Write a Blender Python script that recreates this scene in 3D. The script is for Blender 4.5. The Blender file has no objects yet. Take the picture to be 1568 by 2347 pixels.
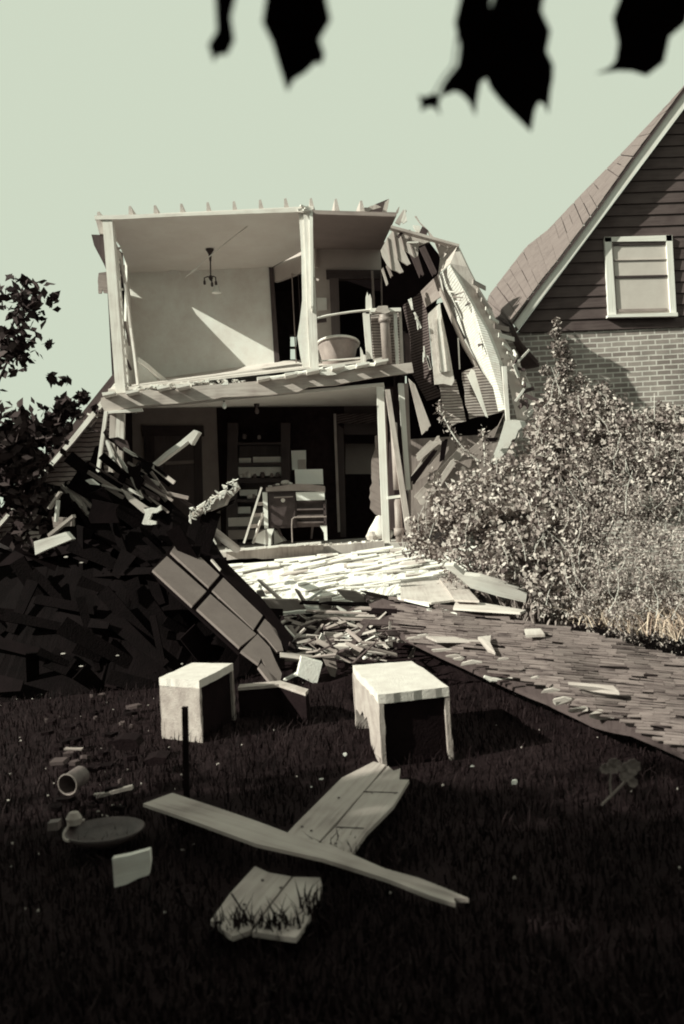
import bpy, math, random
import numpy as np
from mathutils import Vector, Matrix
random.seed(7); rng = np.random.default_rng(7)
scn = bpy.context.scene; COL = scn.collection
FPX, ROLL, EYE = 1805.0, math.radians(3.15), 1.6
CR, SR = math.cos(ROLL), math.sin(ROLL)
# ---------------------------------------------------------------- camera
cam = bpy.data.objects.new('camera', bpy.data.cameras.new('camera')); COL.objects.link(cam)
cam.data.sensor_fit = 'VERTICAL'; cam.data.sensor_height = 24; cam.data.lens = 24*FPX/2347
cam.data.clip_start = 0.05; cam.data.clip_end = 2000
cam.matrix_world = Matrix(((CR, SR, 0, 0), (0, 0, -1, 0), (-SR, CR, 0, EYE), (0, 0, 0, 1)))
cam.data.dof.use_dof = True; cam.data.dof.focus_distance = 11.5; cam.data.dof.aperture_fstop = 1.4
scn.camera = cam
# ---------------------------------------------------------------- light
SUN = Vector((1.0, .38, -.653)).normalized()
ELEV = math.asin(-SUN.z)
w = bpy.data.worlds.new('World'); scn.world = w; w.use_nodes = True
nt = w.node_tree; nt.nodes.clear()
sky = nt.nodes.new('ShaderNodeTexSky'); sky.sky_type = 'NISHITA'; sky.sun_disc = False
sky.sun_elevation = ELEV; sky.sun_rotation = math.atan2(-SUN.x, -SUN.y); sky.dust_density = 3.0; sky.air_density = 1.2
bw = nt.nodes.new('ShaderNodeRGBToBW'); mr = nt.nodes.new('ShaderNodeMapRange')
mr.inputs[1].default_value = 0; mr.inputs[2].default_value = 1.25; mr.inputs[3].default_value = 0; mr.inputs[4].default_value = 5.0; mr.clamp = True
vm = nt.nodes.new('ShaderNodeVectorMath'); vm.operation = 'SCALE'; vm.inputs[0].default_value = (.925, 1.03, .83)
bg = nt.nodes.new('ShaderNodeBackground'); bg.inputs[1].default_value = 0.1
wo = nt.nodes.new('ShaderNodeOutputWorld')
for a, b in ((sky.outputs[0], bw.inputs[0]), (bw.outputs[0], mr.inputs[0]), (mr.outputs[0], vm.inputs['Scale']), (vm.outputs[0], bg.inputs[0]), (bg.outputs[0], wo.inputs[0])):
    nt.links.new(a, b)
sl = bpy.data.lights.new('sun', 'SUN'); sl.energy = 5.0; sl.angle = math.radians(.5); sl.color = (.97, 1.0, .84)
so = bpy.data.objects.new('sun', sl); COL.objects.link(so); so.rotation_euler = SUN.to_track_quat('-Z', 'Y').to_euler(); so.location = (-20, -8, 14)
scn.view_settings.view_transform = 'Standard'; scn.view_settings.look = 'None'; scn.view_settings.exposure = .42; scn.view_settings.gamma = 1
scn.cycles.filter_width = 1.9
# ---------------------------------------------------------------- pixel helpers (used to lay things out at real depths)
ZT = {0: (0, 0, 1), 1: (195.5, 422.3, .3491), 2: (664.7, 422.3, .3491), 3: (101.7, 860.2, .3491), 4: (469.2, 899.4, .3491), 5: (938.5, 312.8, .3342),
      6: (915, 860.2, .3491), 7: (101.7, 1212.2, .3491), 8: (547.4, 1251.3, .3491), 9: (938.5, 1290.4, .3342), 10: (101.7, 1681.4, .3491),
      11: (469.2, 1681.4, .3491), 12: (915, 1681.4, .3491), 13: (437.9, 109.5, .6534), 14: (101.7, 610, .2399)}
def lv(n, x, y):
    a, b, s = ZT[n]; du = a+s*x-784; dv = 1173.5-(b+s*y)
    return du*CR+dv*SR, -du*SR+dv*CR
def P(n, x, y, Y):
    a, b = lv(n, x, y); return Vector((a/FPX*Y, Y, EYE+b/FPX*Y))
def G(n, x, y, z=0.0):
    a, b = lv(n, x, y); Y = (z-EYE)*FPX/b; return Vector((a/FPX*Y, Y, z))
def q(n, pts, Y=12.3):
    return [P(n, p[0], p[1], p[2] if len(p) > 2 else Y) for p in pts]
def g(n, pts, z=0.0):
    return [G(n, p[0], p[1], p[2] if len(p) > 2 else z) for p in pts]
# ---------------------------------------------------------------- materials
def tone(a):
    y = max(a*.7, .002)
    def ip(t): return float(np.interp(math.log(y), [math.log(v) for v in (.004, .02, .08, .2, .45, .6)], t))
    rg = ip((1.7, 1.36, 1.2, 1.13, 1.02, .93)); bgv = ip((.98, .87, .82, .79, .79, .80))
    c = (a*rg/.94, a, a*bgv/.83)
    return tuple(min(v, .9) for v in c)+(1,)
MATS = {}
def new_mat(name, rough=.85):
    m = bpy.data.materials.new(name); m.use_nodes = True; t = m.node_tree
    b = t.nodes['Principled BSDF']; b.inputs['Roughness'].default_value = rough; b.inputs['Specular IOR Level'].default_value = .06 if rough > .6 else .35
    return m, t, b
def ramp(t, fac, stops):
    r = t.nodes.new('ShaderNodeValToRGB'); e = r.color_ramp.elements
    while len(e) < len(stops): e.new(.5)
    for i, (p, c) in enumerate(stops): e[i].position = p; e[i].color = c
    t.links.new(fac, r.inputs[0]); return r
def wood(name, a, var=.35, sc=1.0, bump=.5, rough=.85, dark=None):
    m, t, b = new_mat(name, rough)
    at = t.nodes.new('ShaderNodeAttribute'); at.attribute_name = 'g'
    mp = t.nodes.new('ShaderNodeMapping'); mp.inputs['Scale'].default_value = (1.3*sc, 22*sc, 22*sc); t.links.new(at.outputs['Vector'], mp.inputs[0])
    n = t.nodes.new('ShaderNodeTexNoise'); n.inputs['Scale'].default_value = 1.6; n.inputs['Detail'].default_value = 8; n.inputs['Roughness'].default_value = .65
    t.links.new(mp.outputs[0], n.inputs[0])
    n2 = t.nodes.new('ShaderNodeTexNoise'); n2.inputs['Scale'].default_value = 3.1; n2.inputs['Detail'].default_value = 4; t.links.new(at.outputs['Vector'], n2.inputs[0])
    mx = t.nodes.new('ShaderNodeMath'); mx.operation = 'ADD'; t.links.new(n.outputs[0], mx.inputs[0]); t.links.new(n2.outputs[0], mx.inputs[1])
    hv = t.nodes.new('ShaderNodeMath'); hv.operation = 'MULTIPLY'; hv.inputs[1].default_value = .5; t.links.new(mx.outputs[0], hv.inputs[0])
    r = ramp(t, hv.outputs[0], [(.33, tone(a*(1-var) if dark is None else dark)), (.5, tone(a)), (.68, tone(min(a*(1+var*.5), .85)))])
    t.links.new(r.outputs[0], b.inputs['Base Color'])
    bp = t.nodes.new('ShaderNodeBump'); bp.inputs['Strength'].default_value = bump; bp.inputs['Distance'].default_value = .01
    t.links.new(n.outputs[0], bp.inputs['Height']); t.links.new(bp.outputs[0], b.inputs['Normal'])
    return m
def grain(name, a, var=.2, sc=6, bump=.3, rough=.9, fine=60):
    m, t, b = new_mat(name, rough)
    tc = t.nodes.new('ShaderNodeTexCoord')
    n = t.nodes.new('ShaderNodeTexNoise'); n.inputs['Scale'].default_value = sc; n.inputs['Detail'].default_value = 10; n.inputs['Roughness'].default_value = .7
    n2 = t.nodes.new('ShaderNodeTexNoise'); n2.inputs['Scale'].default_value = fine; n2.inputs['Detail'].default_value = 3
    t.links.new(tc.outputs['Object'], n.inputs[0]); t.links.new(tc.outputs['Object'], n2.inputs[0])
    r = ramp(t, n.outputs[0], [(.3, tone(a*(1-var))), (.5, tone(a)), (.7, tone(min(a*(1+var), .85)))])
    t.links.new(r.outputs[0], b.inputs['Base Color'])
    bp = t.nodes.new('ShaderNodeBump'); bp.inputs['Strength'].default_value = bump; bp.inputs['Distance'].default_value = .01
    t.links.new(n2.outputs[0], bp.inputs['Height']); t.links.new(bp.outputs[0], b.inputs['Normal'])
    return m
def stripes(name, a, ad, d, sp, duty=.25, var=.25, rough=.9):
    m, t, b = new_mat(name, rough)
    tc = t.nodes.new('ShaderNodeTexCoord')
    nz = t.nodes.new('ShaderNodeTexNoise'); nz.inputs['Scale'].default_value = 2.5; nz.inputs['Detail'].default_value = 6; t.links.new(tc.outputs['Object'], nz.inputs[0])
    dp = t.nodes.new('ShaderNodeVectorMath'); dp.operation = 'DOT_PRODUCT'; dp.inputs[1].default_value = Vector(d).normalized()/sp
    t.links.new(tc.outputs['Object'], dp.inputs[0])
    ad1 = t.nodes.new('ShaderNodeMath'); ad1.operation = 'MULTIPLY_ADD'; t.links.new(nz.outputs[0], ad1.inputs[0]); ad1.inputs[1].default_value = 1.1; t.links.new(dp.outputs['Value'], ad1.inputs[2])
    fr = t.nodes.new('ShaderNodeMath'); fr.operation = 'FRACT'; t.links.new(ad1.outputs[0], fr.inputs[0])
    r = ramp(t, fr.outputs[0], [(0, (1, 1, 1, 1)), (duty*.6, (1, 1, 1, 1)), (duty, (0, 0, 0, 1)), (1, (.1, .1, .1, 1))])
    n3 = t.nodes.new('ShaderNodeTexNoise'); n3.inputs['Scale'].default_value = 9; n3.inputs['Detail'].default_value = 8; n3.inputs['Roughness'].default_value = .7; t.links.new(tc.outputs['Object'], n3.inputs[0])
    rc = ramp(t, n3.outputs[0], [(.3, tone(a*(1-var))), (.5, tone(a)), (.7, tone(min(a*(1+var), .85)))])
    mix = t.nodes.new('ShaderNodeMix'); mix.data_type = 'RGBA'
    t.links.new(r.outputs[0], mix.inputs[0]); t.links.new(rc.outputs[0], mix.inputs[6]); mix.inputs[7].default_value = tone(ad)
    t.links.new(mix.outputs[2], b.inputs['Base Color'])
    bp = t.nodes.new('ShaderNodeBump'); bp.invert = True; bp.inputs['Strength'].default_value = .8; bp.inputs['Distance'].default_value = .01
    t.links.new(r.outputs[0], bp.inputs['Height']); t.links.new(bp.outputs[0], b.inputs['Normal'])
    return m
def brick(name):
    m, t, b = new_mat(name, .9)
    tc = t.nodes.new('ShaderNodeTexCoord'); sx = t.nodes.new('ShaderNodeSeparateXYZ'); cx = t.nodes.new('ShaderNodeCombineXYZ')
    t.links.new(tc.outputs['Object'], sx.inputs[0]); t.links.new(sx.outputs[0], cx.inputs[0]); t.links.new(sx.outputs[2], cx.inputs[1])
    br = t.nodes.new('ShaderNodeTexBrick'); br.inputs['Scale'].default_value = 1; br.inputs['Brick Width'].default_value = .24; br.inputs['Row Height'].default_value = .085
    br.inputs['Mortar Size'].default_value = .013; br.inputs['Mortar Smooth'].default_value = .2; br.inputs['Bias'].default_value = -.1
    br.inputs['Color1'].default_value = tone(.36); br.inputs['Color2'].default_value = tone(.22); br.inputs['Mortar'].default_value = tone(.66)
    nz = t.nodes.new('ShaderNodeTexNoise'); nz.inputs['Scale'].default_value = 4; nz.inputs['Detail'].default_value = 3
    t.links.new(tc.outputs['Object'], nz.inputs[0])
    va = t.nodes.new('ShaderNodeVectorMath'); va.operation = 'MULTIPLY_ADD'; va.inputs[1].default_value = (.012, .012, 0); t.links.new(nz.outputs['Color'], va.inputs[0]); t.links.new(cx.outputs[0], va.inputs[2])
    t.links.new(va.outputs[0], br.inputs[0])
    n4 = t.nodes.new('ShaderNodeTexNoise'); n4.inputs['Scale'].default_value = 1.3; n4.inputs['Detail'].default_value = 8; n4.inputs['Roughness'].default_value = .7; t.links.new(tc.outputs['Object'], n4.inputs[0])
    rr = ramp(t, n4.outputs[0], [(.35, (.62, .62, .62, 1)), (.6, (1, 1, 1, 1))]); mm = t.nodes.new('ShaderNodeMix'); mm.data_type = 'RGBA'; mm.blend_type = 'MULTIPLY'; mm.inputs[0].default_value = 1
    t.links.new(br.outputs[0], mm.inputs[6]); t.links.new(rr.outputs[0], mm.inputs[7]); t.links.new(mm.outputs[2], b.inputs['Base Color'])
    bp = t.nodes.new('ShaderNodeBump'); bp.invert = True; bp.inputs['Strength'].default_value = .7; bp.inputs['Distance'].default_value = .01
    t.links.new(br.outputs['Fac'], bp.inputs['Height']); t.links.new(bp.outputs[0], b.inputs['Normal'])
    return m
M = dict(
    pale=wood('weathered_pale_wood', .68, .3), wood=wood('grey_wood', .42, .4), mid=wood('brown_wood', .25, .45), dark=wood('dark_wood', .06, .5),
    black=grain('near_black', .0035, .4), casing=wood('stained_casing', .045, .4, rough=.5), door=wood('varnished_door', .09, .35, rough=.5),  # the near-black also colours sheets standing in for unlit depth
    plaster=grain('white_plaster', .72, .12, 5, .4), ceil=grain('ceiling_paper', .66, .08, 2, .1), ceil2=grain('darker_ceiling', .2, .1, 2, .1), wall=grain('wallpaper', .76, .14, 2.2, .15),
    wall2=grain('hall_plaster', .42, .08, 3, .1), kwall=grain('kitchen_plaster', .33, .12, 3, .1), kdark=grain('dark_wallpaper_and_shade', .018, .4, 8), floor=wood('floor_boards', .55, .4),  # the dark wallpaper tone also puts shade into other walls
    lath=stripes('lath', .4, .09, (0, 0, 1), .045, .35), lathp=stripes('lath_pale', .74, .56, (.3, 0, .95), .034, .22), lathd=stripes('lath_dark', .1, .02, (-.2, 0, 1), .045, .42),
    concrete=grain('concrete', .58, .16, 7, .5, fine=90), concrete_side=grain('darker_concrete', .33, .3, 9, .6, fine=90), soil=grain('soil', .008, .5, 3, .8), darkfill=grain('shade_and_stone', .006, .4, 5, .6),  # the near-black fill puts shade into flat panels, also colours stones
    brick=brick('brick'), siding=wood('clapboard_dark', .075, .4), siding_l=stripes('clapboard_left', .32, .05, (0, 0, 1), .085, .3), shing=wood('roof_shingle', .145, .25, 1.6), shing2=wood('fallen_shingle', .13, .85, 1.4, .8),
    trim=wood('white_trim', .74, .12), enamel=grain('white_enamel', .8, .04, 3, .05, .3), iron=grain('cast_iron', .045, .4, 9, .3, .5), zinc=grain('zinc', .26, .25, 5, .2, .5), zincd=grain('dull_metal', .1, .4, 6, .3, .5),
    glass=grain('lamp_glass', .8, .03, 3, .0, .2), paper=grain('card', .62, .1, 4, .1), brass=grain('old_brass', .03, .3, 9, .1, .4), cloth=grain('pale_cloth', .55, .2, 9, .4), shade=grain('window_blind', .5, .08, 4, .1, .3),
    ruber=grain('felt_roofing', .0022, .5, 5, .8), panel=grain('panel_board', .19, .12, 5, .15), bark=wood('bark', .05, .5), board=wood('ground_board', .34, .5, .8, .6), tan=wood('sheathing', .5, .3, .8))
def leafmat(name, a, var=.45, red=0):
    m, t, b = new_mat(name, .7)
    at = t.nodes.new('ShaderNodeAttribute'); at.attribute_name = 'rnd'
    c = [tone(a*(1-var)), tone(a), tone(min(.8, a*(1+var)))]
    if red: c = [(v[0]*1.08, v[1]*.92, v[2]*.8, 1) for v in c]
    r = ramp(t, at.outputs['Fac'], [(0, c[0]), (.5, c[1]), (1, c[2])]); t.links.new(r.outputs[0], b.inputs['Base Color'])
    return m
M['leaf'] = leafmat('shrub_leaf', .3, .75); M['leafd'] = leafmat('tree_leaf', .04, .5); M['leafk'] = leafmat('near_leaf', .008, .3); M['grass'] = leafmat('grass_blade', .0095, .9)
M['straw'] = leafmat('straw', .5, .45, 1); M['weed'] = leafmat('weed_leaf', .3, .65); M['petal'] = leafmat('petal', .3, .3)
# ---------------------------------------------------------------- mesh builder
ROOT = {}
class MB:
    def __init__(s): s.v = []; s.g = []; s.f = []
    def add(s, vs, fs, ax=None):
        vs = [Vector(v) for v in vs]; o = len(s.v); s.v += vs
        if ax is None:
            s.g += [v.copy() for v in vs]
        else:
            a = Vector(ax).normalized(); b = a.orthogonal().normalized(); c = a.cross(b); k = random.random()*9
            s.g += [Vector((v.dot(a)+k, v.dot(b)+k, v.dot(c))) for v in vs]
        s.f += [tuple(i+o for i in f) for f in fs]; return s
    def prism(s, pts, vec, ax=None):
        n = len(pts); vec = Vector(vec)
        if ax is None:
            ax = max((pts[(i+1) % n]-pts[i] for i in range(n)), key=lambda e: e.length)
        nrm = Vector((0, 0, 0))
        for i in range(n): nrm += pts[i].cross(pts[(i+1) % n])
        if nrm.dot(vec) > 0: pts = pts[::-1]
        vs = list(pts)+[p+vec for p in pts]
        fs = [tuple(range(n)), tuple(range(2*n-1, n-1, -1))]+[(i, i+n, (i+1) % n+n, (i+1) % n) for i in range(n)]
        return s.add(vs, fs, ax)
    def beam(s, p0, p1, w, h, up=(0, 0, 1), tw=1.0):
        p0 = Vector(p0); p1 = Vector(p1); d = (p1-p0).normalized(); u = Vector(up)
        if abs(d.dot(u)) > .98: u = Vector((0, 1, 0))
        r = d.cross(u).normalized(); u = r.cross(d).normalized()
        vs = []
        for p, k in ((p0, 1), (p1, tw)):
            j = (random.random()-.5)*.1*h
            for a, b in ((-1, -1), (1, -1), (1, 1), (-1, 1)): vs.append(p+r*(a*w*k/2)+u*(b*h*k/2)+d*(j*a))
        return s.add(vs, [(3, 2, 1, 0), (4, 5, 6, 7), (0, 1, 5, 4), (1, 2, 6, 5), (2, 3, 7, 6), (3, 0, 4, 7)], d)
    def box(s, x0, x1, y0, y1, z0, z1):
        return s.prism([Vector((x0, y0, z0)), Vector((x1, y0, z0)), Vector((x1, y1, z0)), Vector((x0, y1, z0))], (0, 0, z1-z0))
    def tube(s, pts, r, n=8, cap=True):
        pts = [Vector(p) for p in pts]; rs = r if isinstance(r, (list, tuple)) else [r]*len(pts); vs = []; fs = []
        for i, p in enumerate(pts):
            d = (pts[min(i+1, len(pts)-1)]-pts[max(i-1, 0)]).normalized(); a = d.orthogonal().normalized() if i == 0 else (a-d*a.dot(d)).normalized(); b = d.cross(a)
            vs += [p+(a*math.cos(2*math.pi*k/n)+b*math.sin(2*math.pi*k/n))*rs[i] for k in range(n)]
        for i in range(len(pts)-1):
            for k in range(n): fs.append((i*n+k, i*n+(k+1) % n, (i+1)*n+(k+1) % n, (i+1)*n+k))
        if cap: fs += [tuple(range(n-1, -1, -1)), tuple(range((len(pts)-1)*n, len(pts)*n))]
        return s.add(vs, fs, pts[-1]-pts[0])
    def lathe(s, c, prof, n=20, sx=1, sy=1):
        c = Vector(c); vs = []; fs = []
        for (r, z) in prof: vs += [c+Vector((r*sx*math.cos(2*math.pi*k/n), r*sy*math.sin(2*math.pi*k/n), z)) for k in range(n)]
        for i in range(len(prof)-1):
            for k in range(n): fs.append((i*n+k, i*n+(k+1) % n, (i+1)*n+(k+1) % n, (i+1)*n+k))
        return s.add(vs, fs)
    def build(s, name, m, parent=None, smooth=False):
        if parent is not None: o0 = ROOT.get(parent.name, Vector((0, 0, 0)))
        else:
            A = np.array([tuple(v) for v in s.v]); o0 = Vector((float(A[:, 0].mean()), float(A[:, 1].mean()), float(A[:, 2].min())))
        me = bpy.data.meshes.new(name); me.from_pydata([tuple(v-o0) for v in s.v], [], s.f)
        at = me.attributes.new('g', 'FLOAT_VECTOR', 'POINT'); at.data.foreach_set('vector', np.array([tuple(v) for v in s.g], dtype=np.float32).ravel())
        me.materials.append(M[m] if isinstance(m, str) else m); me.update()
        if smooth:
            for p in me.polygons: p.use_smooth = True
        o = bpy.data.objects.new(name, me); COL.objects.link(o); ROOT[o.name] = o0
        if parent is not None: o.parent = parent; o.location = (0, 0, 0)
        else: o.location = o0
        return o
def tag(o, label, cat=None, group=None, kind=None):
    if label: o['label'] = label
    if cat: o['category'] = cat
    if group: o['group'] = group
    if kind: o['kind'] = kind
    return o
def thing(name, label, cat, loc, group=None):
    o = bpy.data.objects.new(name, None); COL.objects.link(o); o.location = loc; ROOT[o.name] = Vector(loc); o.empty_display_size = .2
    return tag(o, label, cat, group)
def jag(a, b, c, d, j0=0., j1=0., n=5):
    """outline of a torn board: a-b and d-c its long sides, torn ends a/d and b/c"""
    pts = []
    L = ((b-a)+(c-d)).normalized()
    pts.append(a+L*random.random()*j0*.2); pts.append(b+L*random.random()*j1*.2)
    if j1:
        for i in range(1, n): pts.append(b.lerp(c, (i+random.uniform(-.3, .3))/n)+L*(j1*(random.random()-.5)*(1.6 if i % 2 else -.6)))
    pts.append(c)
    pts.append(d)
    if j0:
        for i in range(1, n): pts.append(d.lerp(a, (i+random.uniform(-.3, .3))/n)-L*(j0*(random.random()-.5)*(1.6 if i % 2 else -.6)))
    return pts
def plank4(mb, pts, t=.03, j0=0., j1=0., n=5, vec=None):
    a, b, c, d = pts
    nn = (b-a).cross(d-a).normalized() if vec is None else Vector(vec).normalized()
    if vec is None and nn.y < 0: nn = -nn
    return mb.prism(jag(a, b, c, d, j0, j1, n), nn*t, (b-a))
def roughpoly(pts, amp, step):
    out = []
    for i, p in enumerate(pts):
        r = pts[(i+1) % len(pts)]; L = (r-p).length; k = max(1, int(L/step)); out.append(p)
        for j in range(1, k): out.append(p.lerp(r, j/k)+Vector(((random.random()-.5)*amp, 0, (random.random()-.5)*amp)))
    return out
def leaves(n, sampler, size, mat, name, parent=None, aspect=.55, up=0.0, loc=None):
    """many separate leaf faces as one foliage mesh"""
    C = sampler(n); n = len(C)
    d = rng.normal(size=(n, 3)); d[:, 2] += up; d /= np.linalg.norm(d, axis=1)[:, None]
    e = rng.normal(size=(n, 3)); e -= d*(e*d).sum(1)[:, None]; e /= np.linalg.norm(e, axis=1)[:, None]
    s = size*rng.uniform(.6, 1.35, size=(n, 1)); nr = np.cross(d, e)
    V = np.stack([C-d*s*.5, C+e*s*aspect*.5-d*s*.05+nr*s*.06, C+d*s*.5, C-e*s*aspect*.5-d*s*.05+nr*s*.06], axis=1).reshape(-1, 3)
    o0 = np.array(ROOT[parent.name]) if parent is not None else np.array([C[:, 0].mean(), C[:, 1].mean(), C[:, 2].min()])
    me = bpy.data.meshes.new(name); V = V-o0
    me.vertices.add(len(V)); me.vertices.foreach_set('co', V.astype(np.float32).ravel())
    me.loops.add(len(V)); me.loops.foreach_set('vertex_index', np.arange(len(V), dtype=np.int32))
    me.polygons.add(n); me.polygons.foreach_set('loop_start', np.arange(0, 4*n, 4, dtype=np.int32)); me.polygons.foreach_set('loop_total', np.full(n, 4, dtype=np.int32))
    me.update(calc_edges=True)
    at = me.attributes.new('rnd', 'FLOAT', 'POINT'); at.data.foreach_set('value', np.repeat(rng.random(n), 4).astype(np.float32))
    me.materials.append(M[mat]); o = bpy.data.objects.new(name, me); COL.objects.link(o)
    if parent is not None: o.parent = parent
    else: o.location = o0
    return o
def blobs(bl, thin=.55, cull=0):
    """bl: (centre, rx, ry, rz, weight)"""
    def f(n):
        W = np.array([b[4] for b in bl], float); W /= W.sum(); k = rng.choice(len(bl), size=n, p=W)
        u = rng.normal(size=(n, 3)); u /= np.linalg.norm(u, axis=1)[:, None]
        r = thin+(1.08-thin)*rng.random((n, 1))**.6
        # clumpy outline
        cl = 1+.22*np.sin(u[:, :1]*7+k[:, None]*3)*np.sin(u[:, 2:3]*8+k[:, None])+.14*np.sin(u[:, 1:2]*17+k[:, None]*5+u[:, 2:3]*9)
        R = np.array([[b[1], b[2], b[3]] for b in bl]); Cc = np.array([tuple(b[0]) for b in bl])
        C = Cc[k]+u*r*cl*R[k]
        if cull:
            f_ = np.sin(C[:, 0]*cull+1.3*np.sin(C[:, 2]*cull*.7))*np.sin(C[:, 2]*cull*1.2+C[:, 1]*2+1.1*np.sin(C[:, 0]*cull*.8)); C = C[(f_ > -.28) | (rng.random(len(C)) < .12)]
        return C
    return f
# ================================================================ SETTING
mb = MB(); N = 90
xs = np.concatenate([np.linspace(-200, -14, 8), np.linspace(-12, 12, N), np.linspace(14, 200, 8)]); ys = np.concatenate([np.linspace(-60, -4, 5), np.linspace(-3, 22, N), np.linspace(25, 600, 9)])
def gz(x, y): return (.25 if y < 6.5 else min(1, .25+(y-6.5)*.3))*(.05*math.sin(x*1.7+y*.6)+.035*math.sin(x*.9-y*2.1)+.015*math.sin(x*5.3+y*4.1))-.03
vs = [Vector((x, y, gz(x, y))) for y in ys for x in xs]; W = len(xs)
mb.add(vs, [(j*W+i, j*W+i+1, (j+1)*W+i+1, (j+1)*W+i) for j in range(len(ys)-1) for i in range(W-1)])
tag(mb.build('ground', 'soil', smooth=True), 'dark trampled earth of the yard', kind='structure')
# ================================================================ WRECKED HOUSE
H = thing('wrecked_house', 'two storey frame house torn open at the front with both floors showing', 'house', (-1.3, 13.5, 0))
F, B = 12.3, 15.1
MB().prism(q(1, [(165, 228), (1500, 164), (1500, 400, 14.3), (1420, 440, 14.4), (1225, 545, B), (290, 582, B)]), (0, 0, .05)).build('ceiling', 'ceil', H)
MB().prism(q(2, [(120, 190), (700, 205), (595, 428, 14.4), (150, 428, 14.4)]), (0, 0, .05)).build('hall_ceiling', 'ceil2', H)  # hall ceiling takes a darker tone than the room ceiling
# torn roof edge boards
mb = MB(); mb.prism(q(1, [(60, 205), (600, 192), (1440, 150), (1490, 165), (1485, 190), (1400, 182), (640, 208), (250, 228), (62, 232)], F-.04), (0, .03, 0)); mb.build('roof_edge_board', 'pale', H)
mb = MB(); mb.prism(q(2, [(140, 168), (640, 190), (700, 200), (690, 212), (150, 195)], F-.04), (0, .03, 0)); mb.build('roof_edge_board', 'mid', H)
for n, x, y0, y1, dx in [(1, 85, 182, 218, 12), (1, 292, 143, 205, 9), (1, 457, 138, 199, 9), (1, 630, 128, 190, 9), (1, 803, 120, 184, 9), (1, 975, 112, 176, 9), (1, 1147, 104, 166, 9), (1, 1313, 95, 156, 9), (1, 1480, 97, 160, 9), (2, 300, 100, 172, 9), (2, 467, 108, 182, 9)]:
    a, b = P(n, x, y0, F+.02), P(n, x+4, y1+6, F+.02); wd = .028
    mb = MB(); mb.prism([a+Vector((-wd*.6, 0, 0)), a+Vector((wd*.6, 0, .02*random.random())), b+Vector((wd*2, 0, 0)), b+Vector((-wd, 0, 0))], (-.12, 1.9, .16 if n == 1 else .3), (0, 1, 0)); mb.build('rafter', 'wood', H)
mb = MB(); mb.prism(roughpoly(q(2, [(478, 190), (520, 152), (650, 95), (640, 125), (595, 200)], F+.3), .02, .1), (0, .5, .05)); mb.build('torn_roof_board', 'dark', H)
mb = MB(); plank4(mb, q(2, [(600, 200), (625, 115), (652, 98), (632, 205)], F+.2), .04, 0, .03); mb.build('torn_roof_board', 'wood', H)
mb = MB(); plank4(mb, q(2, [(690, 205), (700, 170), (720, 145), (712, 180)], F+.2), .03, 0, .03); mb.build('torn_roof_board', 'mid', H)
mb = MB(); plank4(mb, q(2, [(478, 188), (480, 165), (560, 130), (600, 150)], F+.15), .03, 0, .03); mb.build('torn_roof_board', 'wood', H)
# back wall, left room
mb = MB(); mb.prism(q(1, [(270, 560), (1225, 530), (1290, 1400), (300, 1450)], B), (0, .1, 0)); mb.build('back_wall', 'wall', H)
mb = MB(); mb.prism(q(1, [(1205, 546), (1234, 546), (1282, 1270), (1247, 1270)], B-.04), (0, .04, 0)); mb.build('door_casing', 'casing', H)
# partition above the dark doorway
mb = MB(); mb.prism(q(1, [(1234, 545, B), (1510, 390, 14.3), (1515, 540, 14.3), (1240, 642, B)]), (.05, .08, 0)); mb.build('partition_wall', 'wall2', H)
for x, wv in ((1352, 7), (1395, 5)):
    mb = MB(); mb.prism(q(1, [(x, 585), (x+wv, 583), (x+wv+34, 1260), (x+34, 1260)], 14.7), (0, .05, 0)); mb.build('door_frame_stile', 'mid' if wv == 7 else 'casing', H)
# far room seen through the doorway, with a window to the sky
Yb = 17.2; A_ = q(1, [(1150, 380), (1345, 380), (1345, 1700), (1150, 1700)], Yb); mb = MB(); mb.prism(A_, (0, .1, 0))  # dark sheet: the gloom of the far room is put into its colour
mb.prism(q(1, [(1345, 380), (1385, 380), (1385, 990), (1345, 990)], Yb), (0, .1, 0)); mb.prism(q(1, [(1345, 1240), (1385, 1240), (1385, 1700), (1345, 1700)], Yb), (0, .1, 0))
mb.prism(q(1, [(1385, 380), (2100, 380), (2100, 1700), (1385, 1700)], Yb), (0, .1, 0)); mb.build('far_wall', 'kdark', H)
mb = MB(); pass
for y in (985, 1065, 1150, 1235):
    mb = MB(); mb.prism(q(1, [(1340, y), (1390, y), (1390, y+14), (1340, y+14)], Yb-.05), (0, .06, 0)); mb.build('window_bar', 'casing', H)
# hall back wall with its door
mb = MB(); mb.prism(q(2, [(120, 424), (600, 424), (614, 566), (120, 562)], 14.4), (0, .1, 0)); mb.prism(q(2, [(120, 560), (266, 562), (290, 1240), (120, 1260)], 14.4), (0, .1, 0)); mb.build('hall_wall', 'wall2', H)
mb = MB(); mb.prism(q(2, [(236, 562), (612, 562), (614, 618), (240, 622)], 14.36), (0, .1, 0)); mb.build('door_casing', 'casing', H)
mb = MB(); mb.prism(q(2, [(258, 615), (318, 618), (338, 1240), (284, 1240)], 14.35), (0, .1, 0)); mb.build('door_casing', 'door', H)
mb = MB(); mb.prism(q(2, [(532, 566), (548, 566), (560, 830), (544, 830)], 14.3), (0, .03, 0)); mb.build('door_edge', 'mid', H)
mb = MB(); mb.prism(q(2, [(596, 566), (612, 566), (622, 1180), (606, 1180)], 14.3), (0, .06, 0)); mb.build('door_casing', 'mid', H)
mb = MB(); mb.prism(q(2, [(318, 610), (600, 610), (610, 1230), (338, 1230)], 14.9), (0, .05, 0)); mb.build('doorway_dark_sheet', 'black', H)  # black sheet standing in for the unlit doorway
mb = MB(); mb.prism(q(2, [(175, 745), (240, 745), (243, 825), (180, 830)], 14.37), (0, .03, 0)); mb.build('wall_plate', 'wall', H)
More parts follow.
